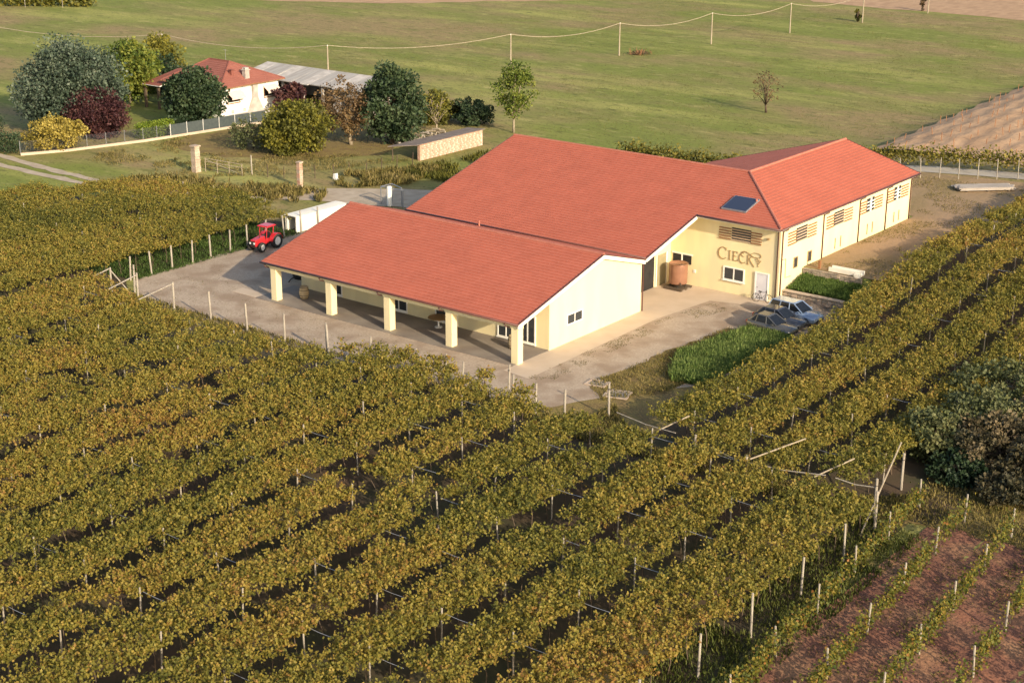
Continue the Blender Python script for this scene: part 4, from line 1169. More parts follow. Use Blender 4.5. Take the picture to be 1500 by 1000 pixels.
# trellis row and hedge vines behind the winery, along the field road
rowb = empty('roadside_vine_row', (0, 0, 0), 0, 'leafy vine row on pale posts along the road behind the upper yard', 'vine row')
for x, y in ((1.1, 64.3), (2.5, 65.7), (4.2, 66.4), (5.7, 67.6), (7.2, 68.8), (8.9, 70.0), (-0.6, 63.2), (10.8, 71.2)):
    post(rowb, x, y, 2.1)
n = 3600
tt = rng.random(n)
P = np.stack([-9 + 24 * tt, 66.2 + 8.6 * tt, np.zeros(n)], 1) + rng.normal(0, .38, (n, 3)); P[:, 2] = terr(P[:, 0], P[:, 1]) + 1.45 + np.clip(rng.normal(0, .42, n), -.8, .9) + (fbm(P[:, 0], P[:, 1]) - .5)
leaves('canopy', P, rng.normal(0, 1, P.shape), rng.uniform(.2, .36, n), rng.normal(.35, .2, n), 'vine_leaf', rowb)
hv = empty('field_hedge', (0, 0, 0), 0, 'low straggly green hedge at the field edge behind the roof ridge', 'hedge')
n = 3800
tt = rng.random(n)
P = np.stack([-34 + 24 * tt, 63.2 + .12 * 24 * tt, np.zeros(n)], 1) + rng.normal(0, .5, (n, 3)); P[:, 2] = terr(P[:, 0], P[:, 1]) + np.clip(rng.normal(.7, .4, n), .05, 1.7) * (.5 + fbm(P[:, 0] * .5, P[:, 1]))
leaves('foliage', P, rng.normal(0, 1, P.shape), rng.uniform(.22, .4, n), rng.normal(.28, .2, n), 'vine_leaf', hv)
for j in range(9): MB().tube([(-33 + j * 2.8, 63.3 + j * .33, tz(-33 + j * 2.8, 63.5)), (-33 + j * 2.8, 63.3 + j * .33, tz(-33 + j * 2.8, 63.5) + .9)], .04, 5).build('stem', 'bark', hv)
# ================================================================== TREES
def tree(name, loc, h, w, leafm, label, cat='tree', group=None, trunk=.18, bark='bark', nl=4200, base=.25, leafL=(.25, .45), clumps=46, seed=0, shape='round', gap=.0, tilt=(0, 0), barkless=False, tone=0.0):
    """tapered trunk, limbs, and a crown of leaf clumps with gaps between them"""
    r_ = np.random.default_rng(seed + 500)
    t = empty(name, (loc[0], loc[1], tz(loc[0], loc[1])), 0, label, cat, group)
    m_ = MB()
    top = np.array([tilt[0], tilt[1], h * .72])
    k = 5
    pts = [tuple(top * i / (k - 1) + np.array([r_.normal(0, .06) * i, r_.normal(0, .06) * i, 0])) for i in range(k)]
    m_.tube(pts, [trunk * (1.25 if i == 0 else 1 - .8 * i / (k - 1)) for i in range(k)], 8)
    C = []; RR = []
    zc = h * (base + (1 - base) / 2); hz = h * (1 - base) / 2; hr = w / 2
    for c in range(clumps):
        for _ in range(60):
            d_ = r_.normal(size=3); d_ /= np.linalg.norm(d_)
            rad = r_.uniform(.3, 1.18) ** .5
            z = d_[2] * rad
            if shape == 'cone': sc = max(.12, .5 - .5 * z) * 1.25
            elif shape == 'drop': sc = 1.0 - .28 * max(z, 0) - .12 * max(-z, 0)
            else: sc = 1.0
            p = np.array([d_[0] * rad * hr * sc, d_[1] * rad * hr * sc, zc + z * hz])
            if p[2] > .25: break
        C.append(p + np.array([tilt[0], tilt[1], 0]) * (p[2] / h)); RR.append(r_.uniform(.09, .30) * min(w, h) * (.85 if shape == 'cone' else .8))
    C = np.array(C); RR = np.array(RR)
    for c in range(0, clumps, max(1, clumps // 16)):
        s0 = np.array(pts[min(k - 1, 1 + c % 4)]); mid = (s0 + C[c]) / 2 + np.array([0, 0, .12 * h * .3])
        m_.tube([s0, mid, C[c]], [trunk * .45, trunk * .28, .02], 5)
    m_.build('trunk', bark, t, smooth=True)
    per = nl // clumps
    P = np.repeat(C, per, 0); Rr = np.repeat(RR, per)
    d_ = r_.normal(size=P.shape); d_ /= np.linalg.norm(d_, axis=1, keepdims=True)
    q = r_.random(len(P)) ** .4
    P = P + d_ * (Rr * q)[:, None] * np.array([1, 1, .8])
    P[:, 2] = np.maximum(P[:, 2], .08)
    tint = .5 + np.repeat(r_.normal(0, .24, clumps), per) + r_.normal(0, .17, len(P)) + tone
    A = d_ * .8 + r_.normal(0, .5, P.shape)
    leaves('crown', P, A, r_.uniform(leafL[0], leafL[1], len(P)), tint, leafm, t, flat=.35)
    return t

tree('cedar_tree', (-93.4, 33.6), 10.2, 11.8, 'cedar_leaf', 'huge rounded grey green cedar at the left of the farmhouse garden', trunk=.4, nl=30000, clumps=260, base=.03, leafL=(.2, .42), seed=1, shape='drop')
tree('garden_tree', (-102.5, 49.5), 7.6, 7.0, 'bright_leaf', 'bright green leafy tree beside the farmhouse porch', trunk=.25, nl=12000, clumps=110, base=.12, seed=2, bark='bark_pale')
tree('garden_tree', (-111, 62), 6.6, 5.4, 'olive_leaf', 'yellow green tree peeping out behind the bright garden tree', trunk=.2, nl=4000, clumps=50, base=.2, seed=3, tone=.15)
tree('purple_shrub', (-87.9, 32.6), 5.3, 6.6, 'purple_leaf', 'dark purple leaved round shrub in the farmhouse garden', 'shrub', trunk=.2, nl=16000, clumps=150, base=.02, leafL=(.16, .32), seed=4, shape='drop')
tree('golden_shrub', (-85.9, 25.2), 3.5, 6.0, 'gold_leaf', 'golden yellow shrub behind the garden fence', 'shrub', trunk=.12, nl=6500, clumps=80, base=.02, leafL=(.18, .34), seed=5)
tree('laurel_tree', (-83.9, 44.3), 7.0, 6.5, 'dark_leaf', 'dark green evergreen tree in front of the white farmhouse', trunk=.25, nl=10000, clumps=110, base=.04, seed=6, shape='drop')
tree('olive_bush', (-63.6, 41.2), 5.7, 7.0, 'olive_leaf', 'large rounded olive green bush in the farm court', 'bush', trunk=.18, nl=14000, clumps=150, base=.02, seed=7, leafL=(.2, .38))
tree('scrub_bush', (-68.6, 39.4), 3.4, 5.2, 'scrub_leaf', 'thin grey scrub bush beside the large olive bush', 'bush', trunk=.06, nl=2200, clumps=60, base=.02, seed=8, leafL=(.16, .3))
tree('fruit_tree', (-61.6, 48.2), 7.2, 5.6, 'brown_leaf', 'reddish brown leaved tree with pale leaning trunk in the farm court', trunk=.2, bark='bark_pale', nl=4600, clumps=70, base=.16, seed=9, leafL=(.18, .32), tilt=(-.9, -.2))
tree('oak_tree', (-58.0, 51.4), 8.7, 6.6, 'dark_leaf', 'tall dark green tree beside the brick walled shed', trunk=.28, nl=11000, clumps=110, base=.05, seed=10, shape='drop', tone=.05)
tree('sapling', (-58.9, 60.3), 4.8, 3.4, 'olive_leaf', 'small thin tree with yellow leaves behind the shed roof', trunk=.12, bark='bark_pale', nl=420, clumps=40, base=.3, seed=11, leafL=(.16, .3), tone=.2)
tree('dark_shrub', (-58.2, 66.2), 3.2, 4.6, 'dark_leaf', 'low dark rounded shrub at the meadow edge', 'shrub', trunk=.1, nl=5200, clumps=60, base=.02, seed=12, leafL=(.18, .3), tone=-.15)
tree('dark_shrub', (-63.5, 64.5), 3.6, 6.0, 'olive_leaf', 'wide dull green shrub behind the small thin tree', 'shrub', trunk=.1, nl=4200, clumps=60, base=.02, seed=13, tone=-.15)
tree('birch_tree', (-51.3, 65.6), 8.5, 4.5, 'bright_leaf', 'slender green tree with pale trunk behind the main roof corner', trunk=.15, bark='bark_pale', nl=3400, clumps=70, base=.24, seed=14, shape='drop', leafL=(.2, .36), tone=.02)
tree('bare_tree', (-34.1, 96.5), 5.2, 3.6, 'brown_leaf', 'nearly bare brown tree alone in the meadow', trunk=.14, bark='bark', nl=520, clumps=46, base=.30, seed=15, leafL=(.14, .26))
tree('dead_stump', (-65.9, 188), 2.6, 1.0, 'olive_leaf', 'ivy grown stump standing far out in the meadow', 'stump', trunk=.2, nl=300, clumps=10, base=.05, seed=16, tone=-.3, leafL=(.25, .4))
tree('dead_stump', (-63.4, 211), 3.0, .9, 'brown_leaf', 'dark broken stump at the edge of the far ploughed field', 'stump', trunk=.25, nl=200, clumps=9, base=.05, seed=17, tone=-.4, leafL=(.25, .4))
bp = empty('brush_pile', (-74.6, 128.4, 0), 0, 'brown brush pile lying on the meadow below the cable', 'brush pile')
m_ = MB()
for k in range(70):
    a = random.uniform(0, 6.28); x, y = random.gauss(0, .7), random.gauss(0, .9)
    m_.tube([(x, y, .05), (x + math.cos(a) * .6, y + math.sin(a) * .6, random.uniform(.2, .9))], .04, 4, .02)
m_.build('twigs', 'slat_brown', bp)['kind'] = 'stuff'
P = rng.normal(0, 1, (260, 3)) * np.array([.7, .9, .3]); P[:, 2] = np.abs(P[:, 2]) + .05
leaves('dead_leaves', P, rng.normal(0, 1, P.shape), rng.uniform(.15, .3, 260), rng.normal(.35, .2, 260), 'dry_leaf', bp)

# dense scrub on the right of the slope block
for k, (x, y, h, w, m, lab, tn) in enumerate((
    (29.6, 2.2, 2.9, 3.4, 'scrub_leaf', 'fresh green bush at the end of the slope vines', .25),
    (31.2, 6.6, 3.2, 5.6, 'scrub_leaf', 'grey green bush behind the fresh green one', .05),
    (30.4, 11.6, 3.4, 6.6, 'scrub_leaf', 'broad grey green thicket beside the slope vines', 0),
    (33.4, 3.0, 3.2, 5.0, 'dry_leaf', 'tall dry brown thicket above the young vines', .1),
    (36.6, 2.2, 3.0, 4.6, 'dry_leaf', 'dry brown thicket at the headland of the young vines', .0),
    (34.6, 8.4, 3.4, 5.0, 'dry_leaf', 'reddish dry thicket behind the headland thickets', .15),
    (32.0, 0.2, 1.6, 3.0, 'dark_leaf', 'low dark bramble at the headland edge', -.2),
    (35.4, -.6, 1.5, 3.4, 'dry_leaf', 'low dark dry bramble beside the young vine posts', -.35))):
    tree('thicket', (x, y), h, w, m, lab, 'thicket', trunk=.07, nl=6500 if k < 6 else 3000, clumps=90, base=.01, seed=30 + k, leafL=(.14, .28), tone=tn)

# ================================================================== FARM
F = empty('farmhouse', (-90.4, 54.9, 0), 0, 'white farmhouse with red hipped roof and striped awnings', 'house')
ox, oy = -90.4, 54.9
x0, x1, y0, y1 = -5.0, 4.9, -5.0, 5.0                # local wall faces
EZ = 3.75
MB().box(x0, x1, y0, y1, 0, EZ + .1).build('wall', 'white_plaster', F)
e = .62
ex0, ex1, ey0, ey1 = x0 - e, x1 + e, y0 - e, y1 + e
RZ = 6.15; ra, rb_ = -2.4, 1.3
hipf = [([(ex1, ey0, EZ), (ex1, ey1, EZ), (rb_, 0, RZ)], (0, 1, 0), (rb_ - ex1, 0, RZ - EZ)),
        ([(ex0, ey0, EZ), (ex1, ey0, EZ), (rb_, 0, RZ), (ra, 0, RZ)], (1, 0, 0), (0, -ey0, RZ - EZ)),
        ([(ex0, ey1, EZ), (ex1, ey1, EZ), (rb_, 0, RZ), (ra, 0, RZ)], (1, 0, 0), (0, -ey1, RZ - EZ)),
        ([(ex0, ey0, EZ), (ex0, ey1, EZ), (ra, 0, RZ)], (0, 1, 0), (ra - ex0, 0, RZ - EZ))]
for poly, e1, e2 in hipf:
    rf = slab('roof', poly, 'white_plaster', F, .1)
    tiles('tile_courses', poly, poly[0], e1, e2, 'tile_old', rf, course=.42, w=.45)
for a, b in (((ex1, ey0, EZ), (rb_, 0, RZ)), ((ex1, ey1, EZ), (rb_, 0, RZ)), ((ra, 0, RZ), (rb_, 0, RZ)), ((ex0, ey0, EZ), (ra, 0, RZ))):
    MB().tube([(a[0], a[1], a[2] + .04), (b[0], b[1], b[2] + .04)], .09, 6).build('ridge_cap', 'tile_old', F)
MB().tube([(ex1 + .05, ey0, EZ - .03), (ex1 + .05, ey1, EZ - .03)], .07, 6).build('gutter', 'slat_brown', F)
MB().tube([(ex0, ey0 - .05, EZ - .03), (ex1, ey0 - .05, EZ - .03)], .07, 6).build('gutter', 'slat_brown', F)
# side porch roof towards the bright tree
pr_ = [(ex0 - 3.0, ey0 - .6, 3.1), (ex0 + .5, ey0 - .6, 3.1), (ex0 + .5, 0, 4.3), (ex0 - 3.0, 0, 4.3)]
rf = slab('porch_roof', pr_, 'white_plaster', F, .1); tiles('tile_courses', pr_, pr_[0], (1, 0, 0), (0, -ey0 + .6, 1.2), 'tile_old', rf, course=.42, w=.45)
for x in (ex0 - 2.8, ex0 - .2): MB().box(x - .15, x + .15, ey0 - .4, ey0 - .1, 0, 3.06).build('porch_post', 'bark', F)  # dark post colour stands in for the shade under the porch roof
# buttress chimney, flared at the foot
MB().hexa([(x1, -.65, 0), (x1 + .75, -.3, 0), (x1 + .75, 1.7, 0), (x1, 2.05, 0)], [(x1, .28, 1.9), (x1 + .35, .28, 1.9), (x1 + .35, 1.12, 1.9), (x1, 1.12, 1.9)]).box(x1, x1 + .35, .28, 1.12, 1.9, EZ - .1).build('chimney_breast', 'render_old', F)
ch = MB().box(x1 - .9, x1 - .3, -.35, .35, EZ + .1, 5.35).build('chimney', 'render_old', F)
MB().box(x1 - 1.0, x1 - .2, -.45, .45, 5.352, 5.45).box(x1 - .9, x1 - .3, -.3, .3, 5.62, 5.7).box(x1 - .85, x1 - .75, -.3, .3, 5.452, 5.62).box(x1 - .45, x1 - .35, -.3, .3, 5.452, 5.62).build('chimney_cap', 'render_old', ch)
ch = MB().box(x1 - 1.6, x1 - 1.15, -1.9, -1.45, EZ + .3, 5.45).build('chimney', 'tile_old', F)
MB().box(x1 - 1.68, x1 - 1.07, -1.98, -1.37, 5.452, 5.55).build('chimney_cap', 'tile_old', ch)
MB().tube([(rb_ - .6, 0, RZ), (rb_ - .6, 0, RZ + 1.5)], .025, 5).tube([(rb_ - 1.0, 0, RZ + 1.4), (rb_ - .2, 0, RZ + 1.4)], .02, 4).build('antenna', 'alu', F)
for c0, c1 in ((-3.9, -1.5), (2.3, 4.6)):
    w_ = MB().box(x1 - .02, x1 + .012, c0 + .15, c1 - .35, 1.75, 2.75).build('window', 'dark_void', F)
    MB().box(x1 + .013, x1 + .06, c0 + .05, c0 + .14, 1.65, 2.85).box(x1 + .013, x1 + .06, c1 - .34, c1 - .25, 1.65, 2.85).box(x1 + .013, x1 + .12, c0 + .05, c1 - .25, 1.55, 1.648).build('frame', 'slat_brown', w_)
    MB().hexa([(x1 + .01, c0, 3.12), (x1 + 1.0, c0, 2.42), (x1 + 1.0, c1, 2.42), (x1 + .01, c1, 3.12)], [(x1 + .01, c0, 3.16), (x1 + 1.0, c0, 2.46), (x1 + 1.0, c1, 2.46), (x1 + .01, c1, 3.16)]).box(x1 + .98, x1 + 1.01, c0, c1, 2.22, 2.418).build('awning', 'awning', F)
for c in (-3.3, -1.3, 3.0): MB().box(x1, x1 + .03, c, c + .5, .3, .75).build('vent', 'render_old', F)
MB().box(x1 + .02, x1 + 1.6, y0 - .5, y1 + .4, 0, .22).build('plinth', 'sheet_pale', F)

# long barn behind it
B = empty('barn', (-82, 65.0, 0), 0, 'long low open barn with weathered grey sheet roof behind the farmhouse', 'barn')
bl, br = -12.0, 11.6
def bslab(xa, xb, ya, za, yb, zb, m, name='roof'):
    return MB().hexa([(xa, ya, za - .12), (xb, ya, za - .12), (xb, yb, zb - .12), (xa, yb, zb - .12)], [(xa, ya, za), (xb, ya, za), (xb, yb, zb), (xa, yb, zb)]).build(name, m, B)
xx_ = bl
k = 0
while xx_ < br:
    x2 = min(xx_ + random.uniform(1.4, 2.2), br)
    q = bslab(xx_, x2 - .03, -3.9 + random.uniform(-.25, .25), 3.25 + random.uniform(-.05, .05), 1.2, 4.35, 'sheet_grey' if k % 3 else 'sheet_pale', 'roof_sheet')
    bslab(xx_, x2 - .03, 1.23, 4.35, 4.4, 3.6, 'sheet_grey', 'roof_sheet')
    xx_ = x2; k += 1
MB().box(bl, br, 3.9, 4.1, 0, 3.6).build('back_wall', 'render_old', B)
MB().box(bl, bl + .25, -3.4, 3.9, 0, 3.2).build('side_wall', 'render_old', B)
MB().box(br - .25, br, -3.4, 3.9, 0, 3.2).build('side_wall', 'render_old', B)
for x in (-8, -4.4, -.8, 2.8): MB().box(x - .16, x + .16, -3.5, -3.2, 0, 3.2).build('pillar', 'render_old', B)
fw_ = MB().box(4.6, br - .26, -3.4, -3.15, 0, 3.15).build('front_wall', 'render_old', B)
MB().box(8.6, 9.7, -3.44, -3.401, 1.0, 1.9).build('window', 'dark_void', fw_)
MB().box(6.2, 7.4, -3.44, -3.401, 0, 2.1).build('door', 'dark_void', fw_)
MB().box(-8, 4.5, -3.5, -3.2, 3.0, 3.12).build('beam', 'bark', B)
tree('purple_tree', (-82.6, 59.0), 3.4, 3.4, 'purple_leaf', 'maroon leaved small tree in front of the open barn', trunk=.1, nl=2600, clumps=36, base=.1, seed=50, tone=.1)
tree('added_dark_tree', (-106, 57), 5.0, 6.0, 'dark_leaf', 'dark tree added to darken the space behind the farmhouse side porch', trunk=.2, nl=3500, clumps=50, base=.1, seed=51, tone=-.2)  # added tree; its lowered leaf tint stands in for shade by the porch

# shed with a brick wall and a flat overhanging roof
Sh = empty('brick_shed', (-52.4, 52.2, 0), 0, 'low brick walled shed with overhanging flat roof at the court edge', 'shed')
MB().box(2.4, 2.75, -5.6, 5.4, 0, 1.82).build('wall', 'brick', Sh)
rr = np.random.default_rng(4)
zz = .02
bw = Sh.children[0]
bmes = [shared(m, lambda b: b.box(0, .06, -.36, .36, 0, .22)) for m in ('brick', 'stone_pale', 'brick', 'brick')]
while zz < 1.6:
    yy_ = -5.25 + (.2 if int(zz * 4) % 2 else 0)
    while yy_ < 5.0:
        place('stone', bmes[rr.integers(0, 4)], bw, (2.752 + rr.uniform(-.03, .0), yy_ + .36, zz)).scale = (1, rr.uniform(.8, .97), rr.uniform(.85, 1))
        yy_ += .74
    zz += .245
MB().hexa([(.3, -8.2, 1.66), (2.95, -6.4, 1.84), (2.95, 5.7, 1.84), (.3, 5.7, 1.66)], [(.3, -8.2, 1.73), (2.95, -6.4, 1.91), (2.95, 5.7, 1.91), (.3, 5.7, 1.73)]).build('roof', 'shed_roof', Sh)
for x, y in ((.5, -7.6), (.5, 0), (.5, 5.2)): MB().tube([(x, y, 0), (x, y, 1.67)], .07, 6).build('post', 'bark', Sh)
wp = empty('wood_pile', (-57.2, 54.5, 0), 0, 'heap of grey logs and rubble behind the brick shed', 'wood pile')
for k in range(46):
    a = random.uniform(-.5, .5); x, y = random.gauss(0, .6), random.uniform(-3.2, 4.5); z = abs(random.gauss(.25, .3)) + .12
    MB().tube([(x - .5, y, z), (x + .5, y + a, z + random.gauss(0, .15))], random.uniform(.08, .16), 6).build('log', 'bark_pale' if k % 3 else 'plank_grey', wp)

# garden fence on a low concrete curb
FE_ = empty('garden_fence', (-86.2, 20.7, 0), 0, 'grey mesh garden fence with posts on a low concrete curb', 'fence')
fa = [Vector((0, 0, 0)), Vector((2.3, 4.7, 0)), Vector((4.7, 13.5, 0)), Vector((5.3, 17.1, 0)), Vector((7.2, 30.6, 0))]
for a, b in zip(fa[:-1], fa[1:]):
    d = (b - a); l = d.length; d.normalize(); nn = Vector((-d.y, d.x, 0)) * .12
    MB().hexa([a - nn, b - nn, b + nn, a + nn], [q + Vector((0, 0, .28)) for q in (a - nn, b - nn, b + nn, a + nn)]).build('curb', 'concrete', FE_)
    k = max(1, int(round(l / 2.4)))
    dark = a.y > 15 or a.y < -1
    for j in range(k):
        p = a + d * (l * j / k); q = a + d * (l * (j + 1) / k)
        MB().tube([p + Vector((0, 0, .28)), p + Vector((0, 0, 1.65))], .045, 6).build('post', 'rim_white' if dark else 'alu', FE_)
        if dark:
            n2 = nn.normalized() * .012
            MB().hexa([p - n2 + Vector((0, 0, .3)), q - n2 + Vector((0, 0, .3)), q + n2 + Vector((0, 0, .3)), p + n2 + Vector((0, 0, .3))],
                      [p - n2 + Vector((0, 0, 1.55)), q - n2 + Vector((0, 0, 1.55)), q + n2 + Vector((0, 0, 1.55)), p + n2 + Vector((0, 0, 1.55))]).build('screen', 'green_screen', FE_)
        else:
            m_ = MB()
            for z in np.arange(.35, 1.55, .15): m_.tube([p + Vector((0, 0, float(z))), q + Vector((0, 0, float(z)))], .01, 3, cap=False)
            for w in np.linspace(0, 1, 15)[1:-1]: m_.tube([p + (q - p) * float(w) + Vector((0, 0, .3)), p + (q - p) * float(w) + Vector((0, 0, 1.55))], .008, 3, cap=False)
            m_.build('mesh_panel', 'alu', FE_)
def hedge(name, a, b, w, h, m, label, n, tone=0, seed=0):
    o = empty(name, (a[0], a[1], 0), 0, label, 'hedge')
    r_ = np.random.default_rng(seed + 70)
    tt = r_.random(n); P = np.stack([(b[0] - a[0]) * tt, (b[1] - a[1]) * tt, np.zeros(n)], 1)
    d_ = np.array([b[0] - a[0], b[1] - a[1], 0.0]); d_ /= np.linalg.norm(d_); nn = np.array([-d_[1], d_[0], 0])
    s_ = r_.uniform(-1, 1, n); z = r_.random(n) ** .7
    P += nn * (s_ * w / 2)[:, None] + d_ * r_.normal(0, .1, n)[:, None]; P[:, 2] = .05 + z * h + r_.normal(0, .05, n)
    m_ = MB()
    for q in np.linspace(.05, .95, 7): m_.tube([tuple(np.array([b[0] - a[0], b[1] - a[1], 0]) * q), tuple(np.array([b[0] - a[0], b[1] - a[1], 0]) * q + np.array([0, 0, h * .8]))], .04, 5)
    m_.build('stems', 'bark', o)['kind'] = 'stuff'
    leaves('foliage', P, r_.normal(0, 1, P.shape), r_.uniform(.14, .26, n), r_.normal(.5 + tone, .2, n), m, o)
hedge('clipped_hedge', (-83.0, 34.6), (-82.5, 39.4), 1.1, 1.75, 'hedge_leaf', 'bright green clipped hedge behind the mesh fence', 3600)
hedge('dark_hedge', (-94, 15.5), (-87.4, 21.6), 2.4, 2.2, 'dark_leaf', 'dark green hedge at the track corner beside the golden shrub', 4200, 0, 1)
hedge('dark_hedge', (-99, 24), (-93, 22), 3.0, 3.2, 'dark_leaf', 'tall dark hedge in the shade of the cedar', 3000, -.2, 2)

# old gate pillars and rustic fences
def pillar(loc, h, w, label, m):
    o = empty('gate_pillar', (loc[0], loc[1], 0), 0, label, 'pillar')
    r_ = np.random.default_rng(int(h * 100))
    z = 0
    while z < h - .1:
        hh = r_.uniform(.22, .34)
        d_ = w / 2 * r_.uniform(.9, 1.04)
        MB().box(-d_, d_, -d_, d_, z, min(z + hh - .012, h)).build('stone', m if r_.random() > .3 else 'stone_pale', o, bevel=.02)
        z += hh
    MB().box(-w * .58, w * .58, -w * .58, w * .58, h + .002, h + .14).build('cap', 'stone_pale', o)
pillar((-64.6, 27.4), 2.75, .72, 'broad weathered gate pillar beside the rusty gate', 'stone_pale')
pillar((-51.0, 29.4), 2.5, .48, 'slim red brick gate pillar by the driveway', 'brick')
ms = empty('boundary_stone', (-50.5, 34.1, 0), 0, 'small white boundary stone by the driveway verge', 'stone')
MB().hexa([(-.25, -.2, 0), (.25, -.2, 0), (.25, .2, 0), (-.25, .2, 0)], [(-.18, -.15, .62), (.18, -.15, .66), (.18, .15, .7), (-.18, .15, .6)]).build('block', 'white_paint', ms, bevel=.03)
gt = empty('farm_gate', (-63.8, 28.0, 0), R(14), 'rusty tubular farm gate hanging ajar beside the weathered pillar', 'gate')
for z in (.35, .75, 1.15, 1.5): MB().tube([(0, 0, z), (4.6, 0, z - .25)], .035, 6).build('rail', 'iron' if z < 1 else 'bark_pale', gt)
for x in (0, 1.5, 3.0, 4.6): MB().tube([(x, 0, 0), (x, 0, 1.55 - .05 * x)], .045, 6).build('upright', 'bark_pale', gt)
MB().tube([(0, 0, 1.4), (4.6, 0, .1)], .03, 5).build('diagonal', 'post_wood', gt)
fp = [(-59.0, 30.2), (-56.8, 30.4), (-55.2, 31.2), (-53.8, 31.9), (-52.6, 33.2), (-51.6, 35.0), (-50.9, 36.6), (-50.2, 38.6), (-49.7, 40.4), (-49.3, 42.4), (-49.0, 44.6)]
rf_ = empty('wire_fence', (fp[0][0], fp[0][1], 0), 0, 'rickety dark stake and wire fence round the farm court', 'fence')
for k, (x, y) in enumerate(fp):
    hh = 2.1 if k == 0 else random.uniform(1.1, 1.5)
    MB().tube([(x - fp[0][0], y - fp[0][1], 0), (x - fp[0][0] + random.gauss(0, .05), y - fp[0][1], hh)], .05 if k else .08, 5).build('stake', 'bark' if k else 'post_wood', rf_)
for z in (.5, .95):
    MB().tube([(x - fp[0][0], y - fp[0][1], z) for x, y in fp], .01, 3).build('wire', 'iron', rf_)
fr_ = empty('pipe_frame', (-38.2, 28.9, .036), 0, 'grey pipe frame with a white drum behind the porch roof', 'frame')
for x, y in ((-1.1, 0), (.9, .8), (1.6, .2), (-1.1, 1.6)): MB().tube([(x, y, 0), (x, y, 1.8)], .06, 6).build('post', 'alu', fr_)
MB().tube([(-1.1, 0, 1.8), (1.6, .2, 1.8)], .05, 6).build('top_rail', 'alu', fr_); MB().tube([(-1.1, 0, 1.8), (-1.1, 1.6, 1.8), (.9, .8, 1.8)], .05, 6).build('top_rail', 'alu', fr_)
MB().lathe([(.24, 0), (.25, .1), (.25, 1.9), (.2, 2.0)], 14).build('drum', 'white_paint', fr_, smooth=True)

# utility poles and their cable across the meadow
poles = [(-160, 66, 4.0), (-127.3, 76.0, 4.0), (-99.6, 83.5, 4.0), (-84.4, 107.6, 4.4), (-76.3, 125.1, 5.0), (-71.7, 145.5, 5.0), (-68.0, 165.8, 5.0), (-64.5, 187, 5.0), (-61, 208, 5.0)]
PL = ['slim pale cable pole beyond the cedar', 'slim pale cable pole behind the garden trees', 'slim pale cable pole behind the barn roof', 'slim pale cable pole behind the slender pale trunked tree',
      'slim pale cable pole beside the brush pile', 'slim pale cable pole first beyond the brush pile', 'slim pale cable pole second beyond the brush pile', 'slim pale cable pole beside the ivy grown stump', 'slim pale cable pole beside the broken stump']
for k, (x, y, h) in enumerate(poles):
    o = empty('utility_pole', (x, y, 0), 0, PL[k], 'pole', 'cable poles across the meadow')
    MB().lathe([(.13, 0), (.09, h)], 8).build('shaft', 'pole_wood', o)
    MB().lathe([(.05, h), (.07, h + .08), (.03, h + .16)], 8).build('insulator', 'white_paint', o)
for k, ((xa, ya, ha), (xb, yb, hb)) in enumerate(zip(poles[:-1], poles[1:])):
    o = empty('overhead_cable', (xa, ya, ha + .1), 0, 'cable span sagging on from the ' + PL[k].replace('slim pale cable pole ', 'pole ').replace('slender pale trunked', 'slender'), 'cable', 'cable spans across the meadow')
    pts = []
    for i in range(13):
        w = i / 12; pts.append(((xb - xa) * w, (yb - ya) * w, (hb - ha) * w - 1.1 * 4 * w * (1 - w)))
    MB().tube(pts, .045, 5).build('line', 'pole_wood', o)
# ================================================================== GRASS, WEEDS, STAKES
def blades(name, poly, n, m, label, L=(.3, .6), tone=0, seed=0, cat=None, patch=0.0, spread=.35, sc=.4, w=.1, lift=.03):
    r_ = np.random.default_rng(seed + 900)
    px = np.array([p[0] for p in poly]); py = np.array([p[1] for p in poly])
    x = r_.uniform(px.min(), px.max(), n * 3); y = r_.uniform(py.min(), py.max(), n * 3)
    ins = np.zeros(len(x), bool); j = len(poly) - 1
    for i in range(len(poly)):
        c = ((py[i] > y) != (py[j] > y)) & (x < (px[j] - px[i]) * (y - py[i]) / (py[j] - py[i] + 1e-9) + px[i])
        ins ^= c; j = i
    if patch > 0: ins &= fbm(x * sc + seed, y * sc) > patch
    x = x[ins][:n]; y = y[ins][:n]
    P = np.stack([x, y, terr(x, y) + lift], 1)
    k = inview(P, .04); P = P[k]; nn_ = len(P)
    A = r_.normal(0, spread, (nn_, 3)); A[:, 2] = 1
    h = .6 + .8 * fbm(P[:, 0] * .8, P[:, 1] * .8)
    o = leaves(name, P, A, r_.uniform(L[0], L[1], nn_) * h, r_.normal(.5 + tone, .2, nn_) + (fbm(P[:, 0] * .6, P[:, 1] * .6) - .5) * .6, m, None, width=w, flat=.0)
    tag(o, label, cat or 'grass', None, 'stuff')
    return o
blades('tall_grass', [(7.7, 8.6), (10.0, 4.0), (12.2, 4.6), (12.3, 17.0), (9.0, 16.6)], 24000, 'grass_blade', 'tall fresh green grass between the gravel yard and the vines', (.4, .8), .32, 1, w=.06)
blades('verge_tufts', [(5.9, 0.2), (8.5, -2.2), (11.0, 2.0), (11.0, 17.0), (7.2, 16.5)], 5000, 'straw_blade', 'short dry brown grass beside the tall green grass', (.12, .3), -.05, 2)
blades('terrace_grass', [(7.3, 25.6), (12.3, 25.6), (12.3, 28.2), (7.3, 28.2)], 9000, 'grass_blade', 'green grass on the terrace between the stone walls', (.25, .5), 0, 3)
blades('verge_weeds', [(-66, 15.5), (-58, 18.5), (-50, 22.8), (-44, 25), (-48, 31), (-51, 36), (-47, 44), (-44.5, 44.5), (-42.8, 37), (-49.2, 28.5), (-54, 26.5), (-62, 24.5), (-67, 21)], 12000, 'straw_blade', 'tall weeds along the driveway and the farm gate', (.35, .9), -.05, 4, patch=.40)
